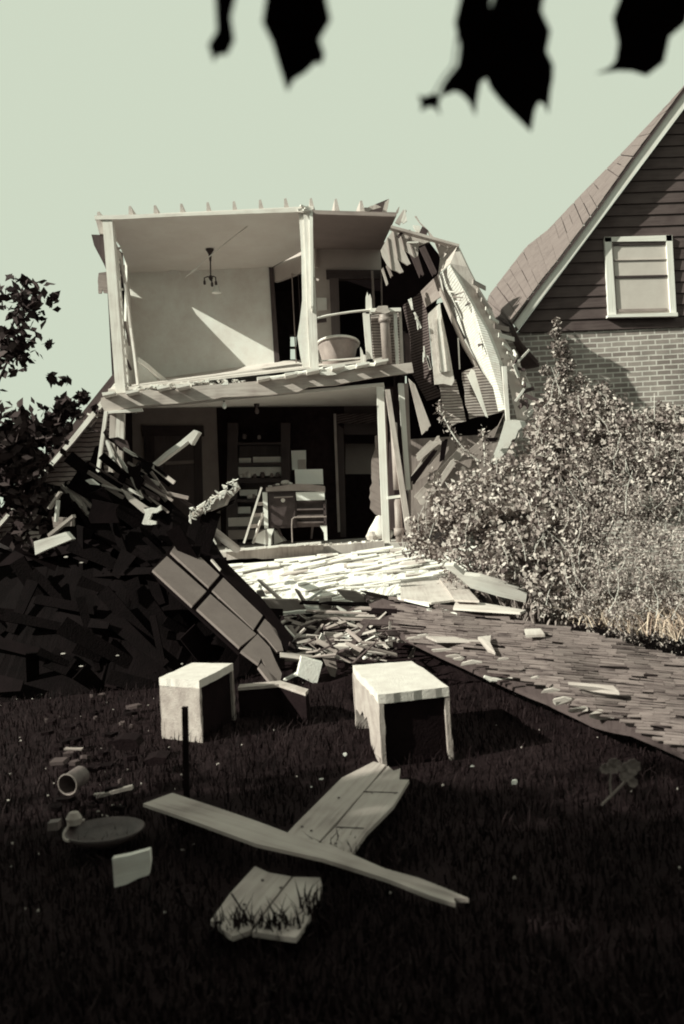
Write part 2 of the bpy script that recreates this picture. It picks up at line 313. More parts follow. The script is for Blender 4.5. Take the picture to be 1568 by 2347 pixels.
# right wall remnant closing the hall (deep shade put into its colour)
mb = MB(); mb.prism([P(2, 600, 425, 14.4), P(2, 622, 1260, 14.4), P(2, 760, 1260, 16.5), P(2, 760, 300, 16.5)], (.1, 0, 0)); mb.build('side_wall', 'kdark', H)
# left wall remnant: torn along a slant so that the sun reaches the back wall
xl = lambda y: -3.35-.47*(y-12.3)/2.8
LW = [(14.66, 6.30), (14.75, 6.62), (15.1, 6.62), (15.1, 6.13), (15.0, 6.05), (15.1, 5.97), (15.1, 3.7), (13.0, 3.7), (13.12, 3.95), (13.3, 4.2), (13.47, 4.5), (13.72, 4.86), (13.9, 5.16), (14.1, 5.46), (14.3, 5.75), (14.5, 6.05)]
mb = MB(); mb.prism([Vector((xl(y), y, z)) for y, z in LW], (-.04, 0, 0)); mb.build('left_wall', 'wall', H)
mb = MB()
e = [P(1, *p) for p in [(196, 400, 12.5), (232, 480, 12.8), (262, 640, 13.0), (283, 800, 13.1), (300, 950, 13.1), (322, 1110, 13.0), (350, 1345, 12.9)]]
for i in range(len(e)-1): mb.beam(e[i], e[i+1], .09, .035, (1, 0, 0))
mb.build('torn_plaster_edge', 'pale', H)
mb = MB()
for a, b_ in (((345, 1150, 13.0), (410, 1195, 13.3)), ((410, 1195, 13.3), (470, 1250, 13.6)), ((470, 1250, 13.6), (545, 1310, 13.8))):
    mb.beam(P(1, *a), P(1, *b_), .03, .06+.03*random.random(), (0, 0, 1))
mb.prism(roughpoly(q(1, [(345, 1165), (420, 1225), (480, 1290), (520, 1330), (350, 1360)], 13.8), .02, .08), (0, .02, 0)); mb.build('hanging_plaster', 'plaster', H)
# posts
mb = MB(); plank4(mb, q(1, [(112, 236), (200, 1372), (264, 1368), (176, 232)], F-.02), .14); mb.build('corner_post', 'pale', H)
mb = MB(); plank4(mb, q(1, [(185, 400), (262, 1340), (286, 1340), (205, 400)], F+.2), .08, .05, .1); mb.build('stud', 'pale', H)
for k in range(15):
    y = 430+k*62; x = 195+(y-400)*.073; mb = MB(); mb.beam(P(1, x-14, y+random.randint(-8, 8), F+.14), P(1, x+random.randint(14, 36), y+random.randint(-26, 30), F+.3), .012, .035); mb.build('lath', random.choice(['pale', 'wood', 'mid', 'wood']), H)
for x0, y0, x1, y1, m in ((205, 560, 222, 760, 'mid'), (232, 760, 246, 1050, 'wood'), (260, 900, 292, 1060, 'mid'), (244, 1080, 285, 1300, 'dark'), (214, 700, 236, 900, 'plaster'), (270, 1020, 262, 1110, 'pale'), (250, 1100, 300, 1220, 'dark'), (262, 1230, 300, 1330, 'wood')):
    mb = MB(); mb.beam(P(1, x0, y0, F+.25), P(1, x1, y1, F+.3), .05, .03, (1, 0, 0)); mb.build('lath', m, H)
mb = MB(); mb.prism(roughpoly(q(1, [(88, 582), (150, 572), (152, 715), (120, 712), (112, 690), (106, 716), (86, 716), (82, 640)], F+.5), .01, .05), (0, .03, 0)); mb.build('siding_patch', 'mid', H)
mb = MB(); mb.prism(q(1, [(40, 330), (122, 332), (138, 560), (120, 520), (58, 402)], F+.1), (.05, .9, 0)); mb.build('eave_bracket', 'dark', H)
mb = MB(); mb.prism(q(1, [(68, 232), (116, 236), (122, 325), (92, 325)], F+.05), (0, .05, 0)); mb.build('eave_board', 'wood', H)
mb = MB(); plank4(mb, q(1, [(1432, 182), (1482, 1244), (1534, 1240), (1490, 188)], F-.02), .1); mb.build('middle_post', 'pale', H)
mb = MB(); plank4(mb, q(1, [(1472, 180), (1482, 805), (1496, 805), (1494, 182)], F-.06), .04, .05, .1); mb.build('post_batten', 'trim', H)
mb = MB(); mb.prism(q(1, [(1402, 180), (1432, 185), (1450, 500), (1462, 900), (1480, 1246), (1436, 1247), (1412, 1130), (1392, 1000), (1408, 900), (1424, 760), (1418, 450)], F+.02), (.02, .05, 0)); mb.build('torn_plaster_edge', 'plaster', H)
for p0, p1 in (((1430, 168), (1500, 178)), ((1395, 172), (1462, 150)), ((1440, 158), (1508, 190)), ((1412, 140), (1480, 168))):
    mb = MB(); mb.beam(P(1, p0[0], p0[1], F-.1), P(1, p1[0], p1[1], F), .03, .03); mb.build('splinter', 'pale', H)
# upper floor edge: sagging rim beam, floor and kitchen ceiling
top = [ (1, 104, 1402), (1, 260, 1372), (1, 420, 1350), (1, 500, 1360), (1, 640, 1345), (1, 720, 1325), (1, 900, 1310), (1, 1130, 1292), (1, 1290, 1268), (1, 1500, 1232), (2, 240, 1222), (2, 330, 1236), (2, 420, 1218), (2, 600, 1190), (2, 800, 1170), (2, 812, 1236), (2, 560, 1268), (2, 420, 1292), (2, 300, 1318), (2, 120, 1330), (1, 1400, 1362), (1, 1200, 1385), (1, 900, 1398), (1, 840, 1412), (1, 600, 1440), (1, 360, 1455), (1, 130, 1498), (1, 100, 1440)]
mb = MB(); mb.prism([P(n, x, y, F-.1) for n, x, y in top], (0, .06, 0), (1, 0, 0)); mb.build('rim_beam', 'wood', H)
mb = MB(); mb.prism(q(1, [(150, 1345, F), (1560, 1190, F), (2000, 1130, F), (2010, 1120, 14.4), (1300, 1160, B), (290, 1300, B)]), (0, 0, -.05)); mb.build('upper_floor', 'floor', H)
mb = MB(); mb.prism(q(0, [(240, 944, F), (880, 884, F), (890, 930, B), (300, 936, B)]), (0, 0, .05)); mb.build('kitchen_ceiling', 'ceil', H)
mb = MB(); mb.prism(roughpoly(q(1, [(130, 1490), (370, 1468), (378, 1490), (150, 1505)], F-.14), .01, .1), (0, .05, 0)); mb.build('splinter', 'pale', H)
for n, x, y in [(1, 170, 1392), (1, 320, 1380), (1, 520, 1350), (1, 650, 1345), (1, 1170, 1290), (1, 1350, 1268), (1, 1490, 1244), (2, 310, 1218), (2, 470, 1200), (2, 590, 1182)]:
    c = P(n, x, y, F-.1); mb = MB(); mb.prism([c+Vector((-.09, 0, -.03)), c+Vector((.1, 0, 0)), c+Vector((.1, 0, .03)), c+Vector((-.1, 0, .02))], (.02, -.17-.08*random.random(), .01)); mb.build('joist_end', 'pale', H)
mb = MB()
for k in range(110):
    t = random.random(); x = 340+t*700; y = 1360-t*66+random.uniform(-20, 8); s = random.uniform(.02, .09); c = P(1, x, y, F-.06+random.random()*.1)
    mb.prism([c+Vector((random.uniform(-s, s), 0, random.uniform(-s, s)*.6)) for _ in range(3)], (0, -.05, .01))
tag(mb.build('crumbled_plaster', 'plaster', H), 'crumbled white plaster along the upper floor edge', kind='stuff')
mb = MB(); mb.prism(roughpoly(q(2, [(190, 1232), (260, 1205), (420, 1190), (560, 1178), (570, 1192), (420, 1212), (300, 1250), (200, 1252)], F-.14), .02, .08), (0, .03, .02)); mb.build('torn_linoleum', 'plaster', H)
mb = MB(); mb.prism(roughpoly(q(1, [(1140, 1292), (1560, 1215), (1560, 1206), (1140, 1282)], F-.16), .02, .08), (0, .03, .02)); mb.build('torn_linoleum', 'plaster', H)
# rail, splintered studs and the plumbing wall
mb = MB(); mb.tube(q(2, [(150, 886), (245, 862), (400, 838), (520, 826), (600, 820)], F), .018); mb.build('rail', 'pale', H)
mb = MB(); mb.beam(P(2, 176, 900, F+.05), P(2, 240, 892, F+.05), .06, .05); mb.build('splinter', 'dark', H)
mb = MB(); mb.beam(P(2, 150, 615, F), P(2, 190, 630, F-.05), .02, .03); mb.build('splinter', 'wood', H)
mb = MB(); plank4(mb, q(2, [(478, 842), (508, 1190), (546, 1188), (522, 836)], F), .09); mb.build('stud', 'pale', H)
mb = MB(); plank4(mb, q(2, [(498, 850), (498, 750), (536, 750), (540, 850)], F), .05, 0, .16, 4); mb.build('splintered_stud', 'pale', H)
mb = MB(); plank4(mb, q(2, [(465, 1190), (462, 1075), (496, 1120), (500, 1190)], F-.05), .04, 0, .1); mb.build('splinter', 'pale', H)
mb = MB(); mb.prism(q(2, [(530, 860), (730, 830), (748, 1172), (548, 1180)], F+.14), (0, .03, 0)); mb.build('lath_panel', 'lath', H)
mb = MB(); mb.tube(q(2, [(612, 805), (622, 900), (640, 1182)], F-.02), .075, 14); mb.build('vent_pipe', 'zinc', H, True)
mb = MB(); mb.tube(q(2, [(621, 880), (622, 908)], F-.02), .095, 14); mb.build('pipe_collar', 'zinc', H, True)
mb = MB(); plank4(mb, q(2, [(678, 822), (696, 1182), (716, 1180), (702, 822)], F), .08); mb.build('stud', 'trim', H)
mb = MB(); plank4(mb, q(2, [(715, 830), (726, 1175), (748, 1172), (732, 830)], F+.02), .04); mb.build('stud', 'wood', H)
mb = MB(); plank4(mb, q(2, [(528, 838), (730, 832), (728, 810), (530, 814)], F-.05), .12); mb.build('top_plate', 'trim', H)
mb = MB(); mb.prism(roughpoly(q(2, [(560, 830), (580, 800), (640, 798), (660, 835), (620, 850)], F-.1), .02, .04), (0, .05, 0)); mb.build('splinter', 'wood', H)
mb = MB(); plank4(mb, q(2, [(745, 990), (760, 1180), (800, 1175), (780, 960)], F+.1), .03, .05, 0); mb.build('siding_patch', 'dark', H)
# lower posts
for pts, yy, m, nm in (([(1128, -40), (1170, 988), (1216, 986), (1176, -40)], F, 'trim', 'porch_post'), ([(1270, -60), (1322, 640), (1352, 640), (1308, -60)], F+.02, 'trim', 'stud'),
                       ([(1185, -20), (1330, 975), (1368, 970), (1216, -20)], F-.12, 'wood', 'leaning_stud'), ([(1305, -60), (1350, 640), (1366, 640), (1336, -60)], F+.06, 'mid', 'stud'), ([(1210, -20), (1218, 900), (1250, 900), (1236, -20)], F+.3, 'dark', 'stud'), ([(1178, 30), (1212, 980), (1222, 980), (1192, 30)], F+.05, 'mid', 'stud')):
    mb = MB(); plank4(mb, q(4, pts, yy), .09); mb.build(nm, m, H)
mb = MB(); mb.beam(P(4, 1203, 692, F-.02), P(4, 1300, 680, F-.02), .05, .045); mb.build('brace', 'trim', H)
mb = MB(); mb.tube(q(4, [(1240, 200), (1256, 500), (1262, 640)], F), .055, 12); mb.build('vent_pipe', 'zinc', H, True)
mb = MB(); mb.tube(q(4, [(1268, 700), (1280, 1000)], F), .06, 12); mb.tube(q(4, [(1275, 890), (1277, 940)], F), .08, 12); mb.build('drain_pipe', 'zinc', H, True)
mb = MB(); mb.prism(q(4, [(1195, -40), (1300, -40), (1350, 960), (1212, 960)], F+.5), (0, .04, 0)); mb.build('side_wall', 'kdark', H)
# left lower corner
for pts, m in (([(470, 250), (466, 420), (520, 420), (524, 250)], 'pale'), ([(480, 420), (470, 700), (505, 700), (515, 420)], 'wood'), ([(430, 260), (420, 640), (450, 640), (474, 260)], 'wood')):
    mb = MB(); plank4(mb, q(3, pts, F+.1), .08); mb.build('corner_stud', m, H)
mb = MB(); plank4(mb, q(3, [(392, 236), (330, 690), (352, 696), (414, 236)], F-.3), .05); mb.build('leaning_stud', 'pale', H)
mb = MB(); mb.prism([P(3, 515, 235, F+.2), P(3, 575, 215, B), P(3, 590, 1100, B), P(3, 520, 1100, F+.2)], (-.05, 0, 0)); mb.build('side_wall', 'kdark', H)  # inner wall in shadow; that shade is put into its colour
# kitchen
mb = MB(); mb.prism(q(3, [(560, 205), (1140, 205), (1172, 1150), (570, 1150)], B), (0, .1, 0)); mb.build('kitchen_wall', 'kwall', H)
mb = MB(); mb.prism(q(3, [(640, 330), (1045, 330), (1048, 400), (645, 400)], B-.05), (0, .06, 0)); mb.prism(q(3, [(655, 400), (722, 400), (735, 1150), (668, 1150)], B-.05), (0, .06, 0)); mb.prism(q(3, [(978, 400), (1030, 400), (1048, 1150), (990, 1150)], B-.05), (0, .06, 0)); mb.build('door_casing', 'casing', H)
mb = MB(); mb.prism(q(3, [(722, 400), (978, 400), (990, 1150), (735, 1150)], B-.02), (0, .03, 0)); dd = mb.build('kitchen_door', 'door', H)
mb = MB(); mb.prism(q(3, [(790, 566), (980, 556), (982, 578), (795, 590)], B-.07), (0, .05, 0)); mb.build('door_rail', 'mid', dd)
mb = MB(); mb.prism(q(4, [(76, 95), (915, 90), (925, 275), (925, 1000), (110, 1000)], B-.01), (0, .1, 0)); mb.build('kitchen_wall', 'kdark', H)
mb = MB(); mb.prism(q(4, [(850, 140), (1140, 138), (1140, 200), (856, 204)], B-.1), (0, .05, 0)); mb.build('lath_panel', 'lathd', H)
mb = MB(); mb.prism(q(4, [(915, 90), (1300, 85), (1300, 275), (915, 275)], B-.02), (0, .1, 0)); mb.build('door_lintel', 'casing', H)
mb = MB(); mb.prism(q(4, [(846, 140), (862, 140), (890, 915), (874, 918)], B-.2), (0, .1, 0)); mb.build('door_casing', 'wood', H)
mb = MB(); mb.prism(q(4, [(862, 200), (912, 240), (930, 950), (892, 950)], B-.12), (0, .1, 0)); mb.build('door_casing', 'casing', H)
mb = MB(); mb.prism(q(4, [(900, 240), (1320, 240), (1320, 536), (905, 536)], 17.4), (0, .1, 0)); mb.build('far_wall', 'wall2', H)
mb = MB(); mb.prism(q(4, [(900, 536), (1320, 536), (1320, 1000), (905, 1000)], 17.38), (0, .1, 0)); mb.build('wainscot', 'kdark', H)
mb = MB(); mb.prism([Vector((x, y, 1.0)) for x, y in ((-1.95, 12.18), (1.0, 12.18), (1.1, 15.1), (-2.7, 15.1), (-2.9, 13.4))], (0, 0, .08), (1, 0, 0)); mb.build('kitchen_floor', 'floor', H)
mb = MB(); mb.prism(roughpoly(q(4, [(140, 1048), (420, 1022), (780, 1000), (780, 1068), (380, 1095), (330, 1088), (145, 1102)], 12.1), .012, .1), (0, .06, 0)); mb.build('floor_rim', 'wood', H)
mb = MB(); mb.prism(roughpoly(q(4, [(780, 1010), (1180, 975), (1185, 1040), (1000, 1062), (780, 1075)], 12.14), .012, .1), (0, .06, 0)); mb.build('floor_rim', 'wood', H)
mb = MB(); mb.prism(q(4, [(140, 1098), (1200, 1040), (1200, 1140), (140, 1160)], 12.4), (0, .06, 0)); mb.build('crawl_space_dark', 'darkfill', H)  # near-black sheet painted as the dark under the floor
for k in range(9):
    x = 150+k*72+random.randint(-14, 14); c = P(4, x, 1044-(k*6), 12.1); mb = MB(); mb.prism([c+Vector((-.08, 0, 0)), c+Vector((.09, 0, .01)), c+Vector((.09, 0, .035)), c+Vector((-.09, 0, .03))], (.02, -.1-.1*random.random(), 0)); mb.build('floor_board_end', 'pale', H)
mb = MB()
for k in range(70):
    t = random.random(); x = 140+t*1040; y = 1040-t*72+random.uniform(-14, 4); s = random.uniform(.015, .06); c = P(4, x, y, 12.2+random.random()*.4); c.z = 1.09
    mb.prism([c+Vector((random.uniform(-s, s), random.uniform(-s, s), 0)) for _ in range(4)][:3], (0, -.01, random.uniform(.01, .05)))
tag(mb.build('crumbled_plaster', 'plaster', H), 'crumbled plaster over the kitchen floor edge', kind='stuff')
mb = MB(); mb.box(-4.3, -4.2, 15.25, 17.5, 0, 6.6); mb.build('added_rear_side', 'kdark', H)  # unseen rear shell, added to stop light leaking in from behind
mb = MB(); mb.box(1.25, 1.3, 15.25, 17.5, 3.6, 6.6); mb.build('added_rear_side', 'kdark', H)  # starts high so that sky light reaches the kitchen's far wall
mb = MB(); mb.box(-4.2, 1.25, 15.22, 17.5, 6.5, 6.6); mb.build('added_rear_roof', 'kdark', H)
mb = MB(); mb.box(-4.2, 1.3, 17.5, 17.6, 0, 3.7); mb.build('added_rear_wall', 'kdark', H)
# ---- things in the upper rooms
c0 = P(1, 815, 384, 13.9)
c0.z = min(c0.z, 6.36)
L = thing('chandelier', 'dark ceiling lamp with one white glass shade hanging in the upper left room', 'ceiling lamp', c0)
MB().lathe(c0, [(.001, .0), (.075, -.01), (.06, -.03), (.03, -.09), (.018, -.2), (.012, -.22)], 14).build('canopy', 'brass', L, True)
c1 = P(1, 824, 605, 13.9); MB().tube([c0+Vector((0, 0, -.15)), c1], .012).build('rod', 'brass', L)
mb = MB(); mb.lathe(c1, [(.001, .03), (.03, .01), (.04, -.03), (.02, -.07), (.001, -.09)], 12); mb.build('hub', 'brass', L, True)
for dx, dz in ((-.11, -.12), (.09, -.14), (.02, -.16)):
    mb = MB(); mb.tube([c1+Vector((0, 0, -.03)), c1+Vector((dx*.5, 0, 0)), c1+Vector((dx, -.03, -.03)), c1+Vector((dx, -.03, dz))], .011); mb.build('arm', 'brass', L)
    mb = MB(); mb.lathe(c1+Vector((dx, -.03, dz)), [(.012, .05), (.022, .03), (.022, -.02), (.012, -.03)], 10); mb.build('socket', 'brass', L, True)
c2 = P(1, 860, 665, 13.9); MB().lathe(c2, [(.02, .01), (.045, -.01), (.05, -.06), (.06, -.09), (.085, -.13), (.082, -.13), (.05, -.08)], 16).build('glass_shade', 'glass', L, True)
mb = MB(); mb.tube(q(1, [(1128, 232, 12.9), (980, 340, 13.0), (820, 470, 13.1), (720, 560, 13.2), (655, 610, 13.2)]), .01, 5)  # thin pale line drawn as a tube
tag(mb.build('pale_strand', 'pale'), 'pale loose cord drooping diagonally under the upper left ceiling', 'strand')
for i, (pts, lab) in enumerate((([(548, 568), (600, 566), (626, 592), (580, 596)], 'pale paper flap at the ceiling line, left of two'), ([(676, 566), (735, 562), (756, 582), (700, 588)], 'pale paper flap at the ceiling line beside the cord'))):
    mb = MB(); mb.prism(q(1, pts, 13.6), (0, .01, .01)); tag(mb.build('paper_flap', 'plaster'), lab, 'paper')
# bathtub, end on
tb = P(2, 322, 1190, 12.75); T = thing('bathtub', 'dull grey bathtub with rolled rim standing end-on at the upper floor edge', 'bathtub', tb)
def tub(scale, z0): return [(scale*.74, z0), (scale*.80, .04+z0), (scale*.9, .2+z0), (scale, .42+z0)]
c = Vector((tb.x, tb.y+.35, P(2, 322, 1190, 12.75).z)); h = P(2, 322, 1012, 12.6).z-c.z
mb = MB(); mb.lathe(c, [(.01, 0), (.225, .0), (.265, h*.12), (.285, h*.5), (.32, h*.85), (.345, h), (.33, h), (.3, h*.8), (.26, h*.3), (.01, h*.1)], 32, 1.0, 1.9); mb.build('tub_shell', 'zinc', T, True)
mb = MB(); mb.lathe(c+Vector((0, 0, h)), [(.335, -.01), (.365, -.012), (.372, .008), (.36, .024), (.335, .02), (.325, 0)], 32, 1.0, 1.85); mb.build('rim', 'plaster', T, True)  # rim coloured white for the light that falls on it
mb = MB(); mb.tube(q(2, [(200, 1160), (330, 1152), (465, 1142)], 12.35), .013); tag(mb.build('water_pipe', 'pale'), 'thin pale pipe running across the front of the bathtub', 'pipe')
# ---- kitchen things
for n, x, y, lab, r in ((1, 910, 1400, 'small pale light bulb hanging below the upper floor edge', 1), (1, 1125, 1440, 'dark lamp fitting on the kitchen ceiling', 0)):
    c = P(n, x, y, 12.35 if r else 13.4); t_ = thing('light_bulb' if r else 'ceiling_fitting', lab, 'light bulb' if r else 'lamp', c)
    MB().lathe(c, [(.001, .0), (.05 if not r else .02, -.005), (.04 if not r else .02, -.04), (.015, -.08)], 12).build('socket', 'brass', t_, True)
    MB().lathe(c+Vector((0, 0, -.06)), [(.014, .0), (.02, -.02), (.038, -.07), (.03, -.105), (.001, -.12)], 12).build('bulb', 'glass' if r else 'zincd', t_, True)
# stove
Ys = 13.1
S = thing('kitchen_stove', 'old white and black enamelled cooking stove on splayed legs in the open kitchen', 'stove', (P(4, 600, 1000, Ys).x, Ys, 1.08))
mb = MB(); mb.prism(q(4, [(418, 655), (600, 650), (606, 888), (428, 890)], Ys), (0, .5, 0)); mb.build('oven', 'iron', S)
mb = MB(); mb.prism(q(4, [(440, 675), (590, 670), (594, 870), (446, 874)], Ys-.02), (0, .02, 0)); dr = mb.build('oven_door', 'iron', S)
c = P(4, 514, 708, Ys-.035); mb = MB(); mb.tube([c, c+Vector((0, .015, 0))], .035, 14); mb.build('thermometer', 'paper', dr)
mb = MB(); mb.tube([P(4, 455, 690, Ys-.06), P(4, 580, 684, Ys-.06)], .01); mb.build('door_handle', 'zinc', dr)
mb = MB(); mb.prism(q(4, [(378, 655), (410, 655), (418, 890), (392, 895)], Ys-.02), (0, .04, 0)); mb.build('side_panel', 'enamel', S)
mb = MB(); mb.prism(q(4, [(400, 652), (402, 625), (600, 600), (700, 602), (788, 615), (788, 652), (600, 645), (500, 648)], Ys-.05), (0, .62, 0)); mb.build('cooktop', 'zinc', S)
mb = MB(); mb.prism(q(4, [(598, 655), (786, 652), (788, 706), (604, 710)], Ys-.03), (0, .05, 0)); mb.build('valve_panel', 'enamel', S)
mb = MB(); mb.prism(q(4, [(590, 506), (774, 503), (778, 603), (596, 600)], Ys+.25), (0, .15, 0)); mb.build('warming_oven', 'enamel', S)
mb = MB(); mb.prism(q(4, [(598, 704), (795, 700), (800, 880), (606, 885)], Ys+.08), (0, .4, 0)); mb.build('burner_box', 'zincd', S)
for y in (712, 764, 806, 850):
    mb = MB(); mb.prism(q(4, [(606, y), (790, y-4), (791, y+6), (607, y+10)], Ys-.02), (0, .32, 0)); mb.build('shelf', 'zincd' if y > 720 else 'iron', S)
mb = MB(); mb.prism(q(4, [(776, 706), (794, 706), (800, 880), (784, 880)], Ys-.02), (0, .4, 0)); mb.build('side_panel', 'iron', S)
mb = MB(); mb.tube(q(4, [(800, 816), (700, 818), (590, 820), (574, 832), (572, 880), (576, 985)], Ys-.12), .011); mb.build('gas_pipe', 'zinc', S)
mb = MB(); mb.prism(q(4, [(460, 895), (795, 880), (780, 960), (480, 975)], Ys+.55), (0, .02, 0)); mb.build('back_skirt', 'black', S)
for pts in ([(408, 895), (456, 893), (436, 950), (434, 1012), (416, 1012), (420, 950)], [(756, 876), (802, 874), (806, 972), (786, 972), (782, 920)]):
    mb = MB(); mb.prism(q(4, pts, Ys-.03), (0, .05, 0)); mb.build('leg', 'enamel', S)
for pts in ([(470, 890), (490, 890), (530, 985), (520, 988)], [(700, 880), (716, 880), (706, 960), (696, 960)]):
    mb = MB(); mb.prism(q(4, pts, Ys+.45), (0, .05, 0)); mb.build('leg', 'zincd', S)
for i, (x, y, s, m) in enumerate(((430, 608, .035, 'cloth'), (455, 600, .03, 'zincd'), (480, 596, .035, 'paper'), (530, 590, .07, 'cloth'), (560, 590, .04, 'plaster'))):
    c = P(4, x, y+16, Ys+.2); mb = MB(); mb.lathe(c, [(.001, 0), (s*.7, 0), (s, s*.4), (s*.8, s*.9), (s*.3, s*1.1), (.001, s*1.1)], 9, 1.2, 1)
    tag(mb.build('crumpled_rag' if m in ('cloth', 'plaster') else 'tin_dish', m, smooth=False), ['crumpled cloth at the left end of the stove top', 'dark tin dish between two pale bits on the stove top', 'pale paper lump on the stove top', 'largest pale bundle on the stove top', 'white plaster lump against the stove shelf'][i], 'rag' if m in ('cloth', 'plaster') else 'dish')
mb = MB(); mb.prism(q(4, [(568, 382), (664, 380), (667, 505), (612, 505), (575, 508)], 14.0), (0, .02, 0)); mb.build('poster', 'enamel')
o = bpy.data.objects['poster']; tag(o, 'white sheet standing above the stove against the dark wall', 'sheet')
mb = MB(); mb.prism(q(4, [(612, 442), (662, 440), (664, 504), (613, 504)], 13.97), (0, .02, 0)); mb.build('patch', 'wall2', o)
# stepladder
Lt = thing('stepladder', 'narrow wooden stepladder leaning left of the stove', 'ladder', P(4, 290, 990, 13.0))
for a, b_ in (((374, 622), (258, 990)), ((384, 790), (318, 990))):
    mb = MB(); mb.beam(P(4, *a, 12.9), P(4, *b_, 12.9 if a[1] < 700 else 13.3), .035, .03); mb.build('rail', 'pale', Lt)
for t in (.3, .5, .7):
    a = P(4, 374-116*t, 622+368*t, 12.9); mb = MB(); mb.beam(a, a+Vector((.05+.12*t, .25, 0)), .02, .06); mb.build('step', 'wood', Lt)
mb = MB(); mb.prism(q(4, [(345, 928), (395, 900), (400, 1000), (330, 985)], 13.2), (.1, .15, 0)); tag(mb.build('cardboard_box', 'wall'), 'flattened grey box lying under the left end of the stove', 'box')
mb = MB(); mb.prism(q(4, [(455, 905), (520, 975), (455, 1000)], 13.5), (.05, .1, 0)); tag(mb.build('cardboard_box', 'wall'), 'tipped grey box wedged between the stove legs', 'box')
# cupboard on the kitchen wall
K = thing('kitchen_cupboard', 'dark built-in cupboard with open shelves against the kitchen wall', 'cupboard', (P(4, 330, 990, 14.9).x, 14.9, 1.08))
mb = MB(); mb.prism(q(4, [(150, 200), (215, 200), (215, 990), (140, 990)], 14.7), (0, .3, 0)); mb.build('side', 'casing', K)
mb = MB(); mb.prism(q(4, [(500, 200), (560, 200), (565, 990), (505, 990)], 14.7), (0, .3, 0)); mb.build('side', 'casing', K)
mb = MB(); mb.prism(q(4, [(215, 340), (502, 338), (510, 990), (150, 990)], 15.0), (0, .04, 0)); mb.build('back', 'door', K)
for y, h_ in ((330, 14), (462, 22), (566, 30), (700, 22), (796, 14), (882, 18), (985, 20)):
    mb = MB(); mb.prism(q(4, [(150 if y > 650 else 212, y), (506, y-4), (506, y-4+h_), (150 if y > 650 else 212, y+h_)], 14.72), (0, .28, 0)); mb.build('shelf', 'casing', K)
for x0, x1, y0, y1, m, lab, nm, ct in ((225, 302, 432, 466, 'plaster', 'short white box on the top cupboard shelf', 'storage_box', 'box'), (318, 498, 424, 461, 'plaster', 'long white box on the top cupboard shelf', 'storage_box', 'box'),
                           (222, 500, 490, 548, 'wall', 'long grey box on the second cupboard shelf', 'storage_box', 'box'), (230, 345, 640, 678, 'wall', 'grey box on the third cupboard shelf', 'storage_box', 'box'), (150, 300, 752, 800, 'wall', 'grey box above the drawers of the cupboard', 'storage_box', 'box'), (310, 395, 760, 796, 'zincd', 'small dark box behind the stepladder', 'storage_box', 'box')):
    mb = MB(); mb.prism(q(4, [(x0, y0), (x1, y0-2), (x1, y1), (x0, y1)], 14.78), (0, .15, 0)); tag(mb.build(nm, m), lab, ct)
mb = MB(); mb.prism(q(4, [(154, 824), (395, 812), (397, 874), (156, 880)], 14.68), (0, .05, 0)); mb.build('drawer', 'paper', K)
mb = MB(); mb.prism(q(4, [(154, 905), (395, 900), (397, 960), (156, 966)], 14.68), (0, .05, 0)); mb.build('drawer', 'kwall', K)
for i, (x, y, m) in enumerate([(240, 560, 'plaster'), (262, 558, 'paper'), (290, 560, 'plaster'), (330, 562, 'zincd'), (380, 560, 'zincd'), (440, 556, 'zinc'), (480, 556, 'zincd'), (290, 696, 'paper'), (305, 694, 'plaster'), (322, 695, 'zinc'), (262, 306, 'zincd'), (358, 306, 'zinc')]):
    c = P(4, x, y, 14.75); mb = MB(); r = random.uniform(.03, .05); mb.lathe(c, [(.001, 0), (r, 0), (r*1.05, r*1.2), (r*.7, r*1.9), (r*.75, r*2.2), (.001, r*2.2)], 10)
    tag(mb.build('jar', m, smooth=True), 'pale jar on a cupboard shelf behind the stove' if m in ('plaster', 'paper') else 'dark tin on a cupboard shelf behind the stove', 'jar', 'pale jars on the cupboard shelves' if m in ('plaster', 'paper') else 'tins on the cupboard shelves')
# curtain and bundle at the right kitchen post
mb = MB(); mb.prism(roughpoly(q(4, [(1118, 285), (1140, 280), (1148, 500), (1165, 700), (1172, 830), (1120, 800), (1085, 760), (1080, 690), (1095, 560), (1110, 400)], 12.8), .05, .08), (0, .05, 0)); tag(mb.build('curtain', 'mid'), 'ragged dark curtain hanging left of the lower porch post', 'curtain')
c = P(4, 1150, 870, 12.7); mb = MB(); mb.lathe(c+Vector((0, 0, -.22)), [(.001, 0), (.2, .0), (.25, .08), (.2, .17), (.13, .26), (.06, .36), (.001, .38)], 11, .9, .6); tag(mb.build('laundry_bundle', 'plaster', smooth=True), 'white rounded bundle on the kitchen floor behind the porch post', 'bundle')
c = P(4, 1095, 935, 12.6); mb = MB(); mb.lathe(c+Vector((0, 0, -.1)), [(.001, 0), (.07, .02), (.09, .08), (.05, .15), (.001, .16)], 9, 1.1, .7); tag(mb.build('rag', 'cloth'), 'small crumpled rag beside the white bundle', 'rag')
